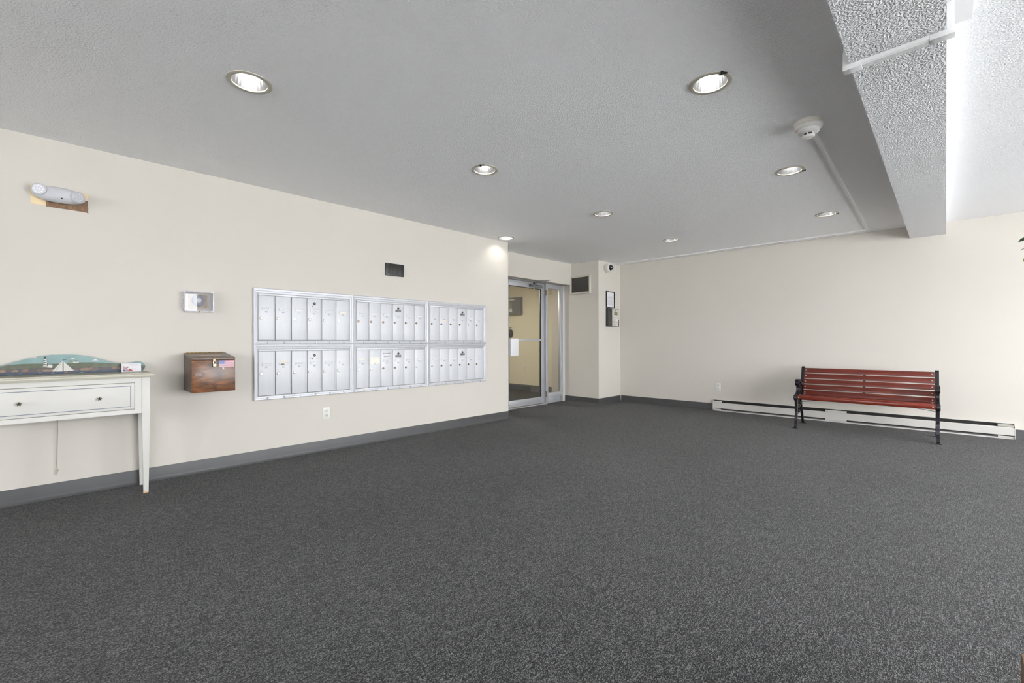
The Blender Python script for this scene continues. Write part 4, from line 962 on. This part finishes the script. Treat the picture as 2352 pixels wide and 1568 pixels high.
# ------------------------------------------------------------------ bench (X along length, -Y front)
M_iron = mat('black_cast_iron', (40, 40, 45), 0.28, 0.4, var=0.15, vscale=30, bump=0.3, bscale=120, bdist=0.002)
M_slat = wood_mat('red_brown_slat', (74, 25, 17), (106, 40, 28), 1.0, 0.28, (0.6, 16, 16))
M_slatw = wood_mat('worn_red_slat', (82, 25, 15), (120, 42, 26), 1.0, 0.25, (0.6, 16, 16))
t = thing('park_bench', 'red-brown slatted bench with black cast iron ends before the heater', 'bench', (-0.690, 6.494, 0), R(1.6))
BL = 0.608
def bench_end(x):
    m = MB(); h_ = 0.017; A, B = x - h_, x + h_
    # front leg and seat roll
    m.ribbon_yz(spline([(-.19, .385), (-.178, .30), (-.176, .20), (-.200, .10), (-.226, .035), (-.236, .012), (-.262, .006)]), [.05] * 6 + [.046] * 6 + [.034] * 6 + [.027] * 6 + [.022] * 6 + [.014] * 7, A + .004, B - .004)
    m.lathe([(0.0, -h_ - .003), (.034, -h_ - .003), (.040, -h_ + .004), (.040, h_ - .004), (.034, h_ + .003), (0, h_ + .003)], (x, -.205, .372), 'x', 24)
    # rear leg
    m.ribbon_yz(spline([(.02, .345), (.09, .28), (.145, .18), (.19, .09), (.225, .02), (.26, .006)]), [.046] * 6 + [.04] * 6 + [.03] * 6 + [.025] * 6 + [.016] * 7, A + .004, B - .004)
    # seat rail
    m.ribbon_yz(spline([(-.20, .375), (-.10, .366), (0, .358), (.10, .362), (.15, .392)]), .036, A, B)
    # back upright with rolled top
    m.ribbon_yz(spline([(.10, .352), (.148, .40), (.185, .50), (.222, .60), (.252, .685), (.262, .715), (.278, .722)]), [.044] * 6 + [.038] * 12 + [.033] * 12 + [.028] * 7, A, B)
    # arm rest scroll
    m.ribbon_yz(spline([(.21, .53), (.14, .515), (.06, .53), (-.02, .565), (-.075, .578), (-.115, .565), (-.125, .538), (-.105, .520), (-.088, .532)]), [.03] * 6 + [.03] * 30 + [.024] * 6 + [.018] * 7, A - .003, B + .003)
    # arm support
    m.ribbon_yz(spline([(-.105, .55), (-.085, .49), (-.10, .43), (-.16, .40), (-.20, .385)]), [.045] * 6 + [.04] * 6 + [.036] * 6 + [.03] * 7, A + .003, B - .003)
    # open scrollwork: between arm and seat, and web between the legs
    for pts, w_ in (([(-.07, .50), (-.02, .46), (.02, .49), (0, .53), (-.03, .52)], .016), ([(.0, .38), (.04, .42), (.09, .42), (.11, .46), (.08, .49), (.05, .46)], .016),
                    ([(-.09, .40), (-.05, .43), (-.02, .41), (-.04, .385)], .014), ([(.03, .53), (.05, .49), (.10, .48), (.15, .50)], .014),
                    ([(-.175, .30), (-.12, .27), (-.07, .29), (-.02, .345)], .02), ([(-.172, .22), (-.11, .245), (-.05, .235), (.02, .25), (.09, .27)], .022),
                    ([(-.13, .36), (-.09, .31), (-.04, .33), (-.05, .36)], .014), ([(-.03, .25), (.0, .29), (.05, .30), (.06, .33)], .016), ([(-.15, .2), (-.11, .165), (-.04, .20), (.03, .165), (.10, .21)], .016)):
        m.ribbon_yz(spline(pts), w_, x - .008, x + .008)
    for yf in (-.245, .243): m.box(x - .03, x + .03, yf - .02, yf + .02, 0, .007)
    m.lathe([(0, -.009), (.022, -.009), (.022, .009), (0, .009)], (x, -.06, .46), 'x', 14)
    m.lathe([(0, -.009), (.02, -.009), (.02, .009), (0, .009)], (x, .04, .455), 'x', 14)
    m.build('cast_iron_end', M_iron, t, bevel=0.002, smooth=40, seg=1)
bench_end(-BL - 0.018); bench_end(BL + 0.018)
# back slats along the sloping uprights
d_ = Vector((.145 - .252, .398 - .700)); L_ = d_.length; d_.normalize(); nrm = Vector((d_.y, -d_.x))  # nrm points forward
if nrm.x > 0: nrm = -nrm
for k in range(5):
    c0 = Vector((.258, .712)) + d_ * (0.002 + k * 0.0735)
    c1 = c0 + d_ * 0.060
    f0 = c0 + nrm * 0.028; f1 = c1 + nrm * 0.028; b0 = c0 + nrm * 0.010; b1 = c1 + nrm * 0.010
    s_ = MB().yz([(f0.x, f0.y), (f1.x, f1.y), (b1.x, b1.y), (b0.x, b0.y)], -BL, BL).build('back_slat', M_slat, t, bevel=0.004)
    mid = (f0 + f1) / 2
    for xx in (-BL + .02, BL - .02):
        bo = MB().lathe([(0.0065, 0.0), (0.005, 0.003), (0.0, 0.0035)], (0, 0, 0), '-y', 12).build('bolt', M_alu, s_, smooth=40, loc=(xx, mid.x, mid.y))
        bo.rotation_euler = (math.atan2(nrm.y, -nrm.x) * -1, 0, 0)
st0 = Vector((.258, .700)); st1 = Vector((.258, .712)) + d_ * 0.355
p_ = [st0 + nrm * .010, st1 + nrm * .010, st1 + nrm * .003, st0 + nrm * .003]
MB().yz([(v.x, v.y) for v in p_], -.012, .012).build('back_strap', M_iron, t)
# seat slats
sl_ = [(-.205, .4105), (-.145, .402), (-.087, .396), (-.029, .392), (.029, .390), (.087, .391)]
for k, (y_, z_) in enumerate(sl_):
    if k == 0:
        s_ = MB().yz([(-.232, .352), (-.246, .358), (-.250, .38), (-.246, .398), (-.232, .408), (-.182, .408), (-.182, .390), (-.222, .386), (-.226, .352)], -BL, BL).build('seat_slat', M_slatw, t, bevel=0.003)
        for xx in (-BL + .02, BL - .02): MB().lathe([(0.0065, 0.0), (0.005, 0.003), (0.0, 0.0035)], (xx, -.249, .378), '-y', 12).build('bolt', M_alu, s_, smooth=40)
    else:
        s_ = MB().box(-BL, BL, y_ - .025, y_ + .025, z_ - .017, z_).build('seat_slat', M_slatw if k == 1 else M_slat, t, bevel=0.004)
    for xx in (-BL + .022, BL - .022): MB().lathe([(0.0065, 0.0), (0.005, 0.003), (0.0, 0.0035)], (xx, max(y_, -.20), z_ - .0005 if k else .4078), 'z', 12).build('bolt', M_alu, s_, smooth=40)
MB().box(-.012, .012, -.215, .12, .362, .374).build('seat_strap', M_iron, t)
for sg in (-1, 1):
    MB().tube([(sg * (BL + .01), .03, .30), (sg * .30, .0, .348), (0, -.02, .362)], 0.003, 6).build('brace_rod', M_iron, t, smooth=60)

# ------------------------------------------------------------------ trailing plant at the right edge and low wooden table corner
M_leaf = mat('pothos_green', (98, 132, 58), 0.4, var=0.25, vscale=18)
M_leafd = mat('pothos_dark', (58, 84, 44), 0.4, var=0.25, vscale=18)
PB = Vector((0.642, 4.55, 1.715))
t = thing('hanging_plant', 'trailing green potted plant hanging at the right edge', 'plant', PB)
MB().lathe([(0.07, -0.09), (0.10, -0.08), (0.125, 0.06), (0.13, 0.075), (0.12, 0.075), (0.115, 0.06)], seg=28).build('pot', mat('terracotta', (150, 92, 64), 0.7, var=0.08), t, smooth=40)
MB().lathe([(0.114, 0.05), (0, 0.058)], seg=20, cap=False).build('soil', mat('dark_soil', (50, 40, 32), 0.9, var=0.2, vscale=60), t)
for k in range(3):
    a = 2 * math.pi * k / 3 + .4
    MB().tube([(0.125 * math.cos(a), 0.125 * math.sin(a), 0.07), (0, 0, H - PB.z - 0.03)], 0.002, 6).build('hanger_wire', M_iron, t)
MB().tube([(0, 0, H - PB.z - 0.04), (0, 0, H - PB.z)], 0.005, 8).build('ceiling_hook', M_iron, t)
def leaf_mesh(nm, m, s):
    vs = []; fs = []
    out = [(0, 0), (.35, .25), (.5, .55), (.42, .8), (.2, .95), (0, 1.15)]
    n_ = len(out)
    for i, (w_, l_) in enumerate(out):
        for sd in (-1, 0, 1): vs.append((sd * w_ * s * .8, l_ * s, -0.12 * s * l_ * l_ + abs(sd) * w_ * .12 * s))
    for i in range(n_ - 1):
        for j in (0, 1): fs.append((i * 3 + j, i * 3 + j + 1, i * 3 + 4 + j, i * 3 + 3 + j))
    me = MB().add(vs, fs).mesh(nm, m, smooth=60)
    return me
LV = [leaf_mesh('leaf', M_leaf, .05), leaf_mesh('leaf', M_leafd, .058), leaf_mesh('leaf', M_leaf, .042)]
rl = random.Random(11)
for k in range(13):
    a = 2 * math.pi * k / 13 + rl.uniform(-.15, .15); ln = rl.uniform(.12, .4)
    r0, r1 = .09, rl.uniform(.17, .235)
    pts = [(r0 * math.cos(a), r0 * math.sin(a), .06), (.15 * math.cos(a), .15 * math.sin(a), .12), (r1 * math.cos(a), r1 * math.sin(a), .05), ((r1 + .01) * math.cos(a + .1), (r1 + .01) * math.sin(a + .1), .05 - ln)]
    sp = spline(pts, 5); MB().tube(sp, 0.002, 5).build('vine', mat('vine_brown', (92, 84, 54), 0.7, var=0.1), t, smooth=60)
    for j in range(2, len(sp), 2):
        o = link('leaf', rl.choice(LV), t, sp[j]); o.rotation_euler = (R(rl.uniform(-60, -10)), R(rl.uniform(-30, 30)), a - math.pi / 2 + rl.uniform(-1, 1))
# one trailing runner reaching into view
tip = Vector((0.396, 4.62, 1.635)) - PB
sp = spline([(-.08, 0, .06), (-.15, .03, .10), (-.212, .05, .02), (-.222, .06, -.06), (tip.x + .012, tip.y, tip.z - .03)], 5)
MB().tube(sp, 0.002, 5).build('vine', MATS['vine_brown'], t, smooth=60)
for j, p_ in enumerate(sp[5:]):
    if j % 2 == 0:
        o = link('leaf', LV[j % 3], t, p_); o.rotation_euler = (R(-40 - 10 * (j % 3)), R(10 * (j % 4) - 15), R(90 + 50 * math.sin(j * 1.7)))

M_oak = wood_mat('mid_brown_wood', (112, 84, 62), (146, 114, 88), 1.0, 0.45, (3, 3, 1))
t = thing('wooden_side_table', 'sliver of a brown wooden table at the lower right corner', 'table', (0.1195, 1.10, 0))
MB().box(0.0, 0.5, 0.0, 0.42, 0.31, 0.345).build('tabletop', M_oak, t, bevel=0.003)
for (x_, y_) in ((0.0, 0.38), (0.46, 0.38), (0.46, 0.0), (0.0, 0.0)): MB().box(x_, x_ + .04, y_, y_ + .04, 0, 0.31).build('leg', M_oak, t, bevel=0.002)
for (a0, a1, c0, c1) in ((.04, .46, .385, .405), (.04, .46, .015, .035), (.01, .03, .04, .38), (.47, .49, .04, .38)): MB().box(a0, a1, c0, c1, .25, .31).build('apron', M_oak, t)
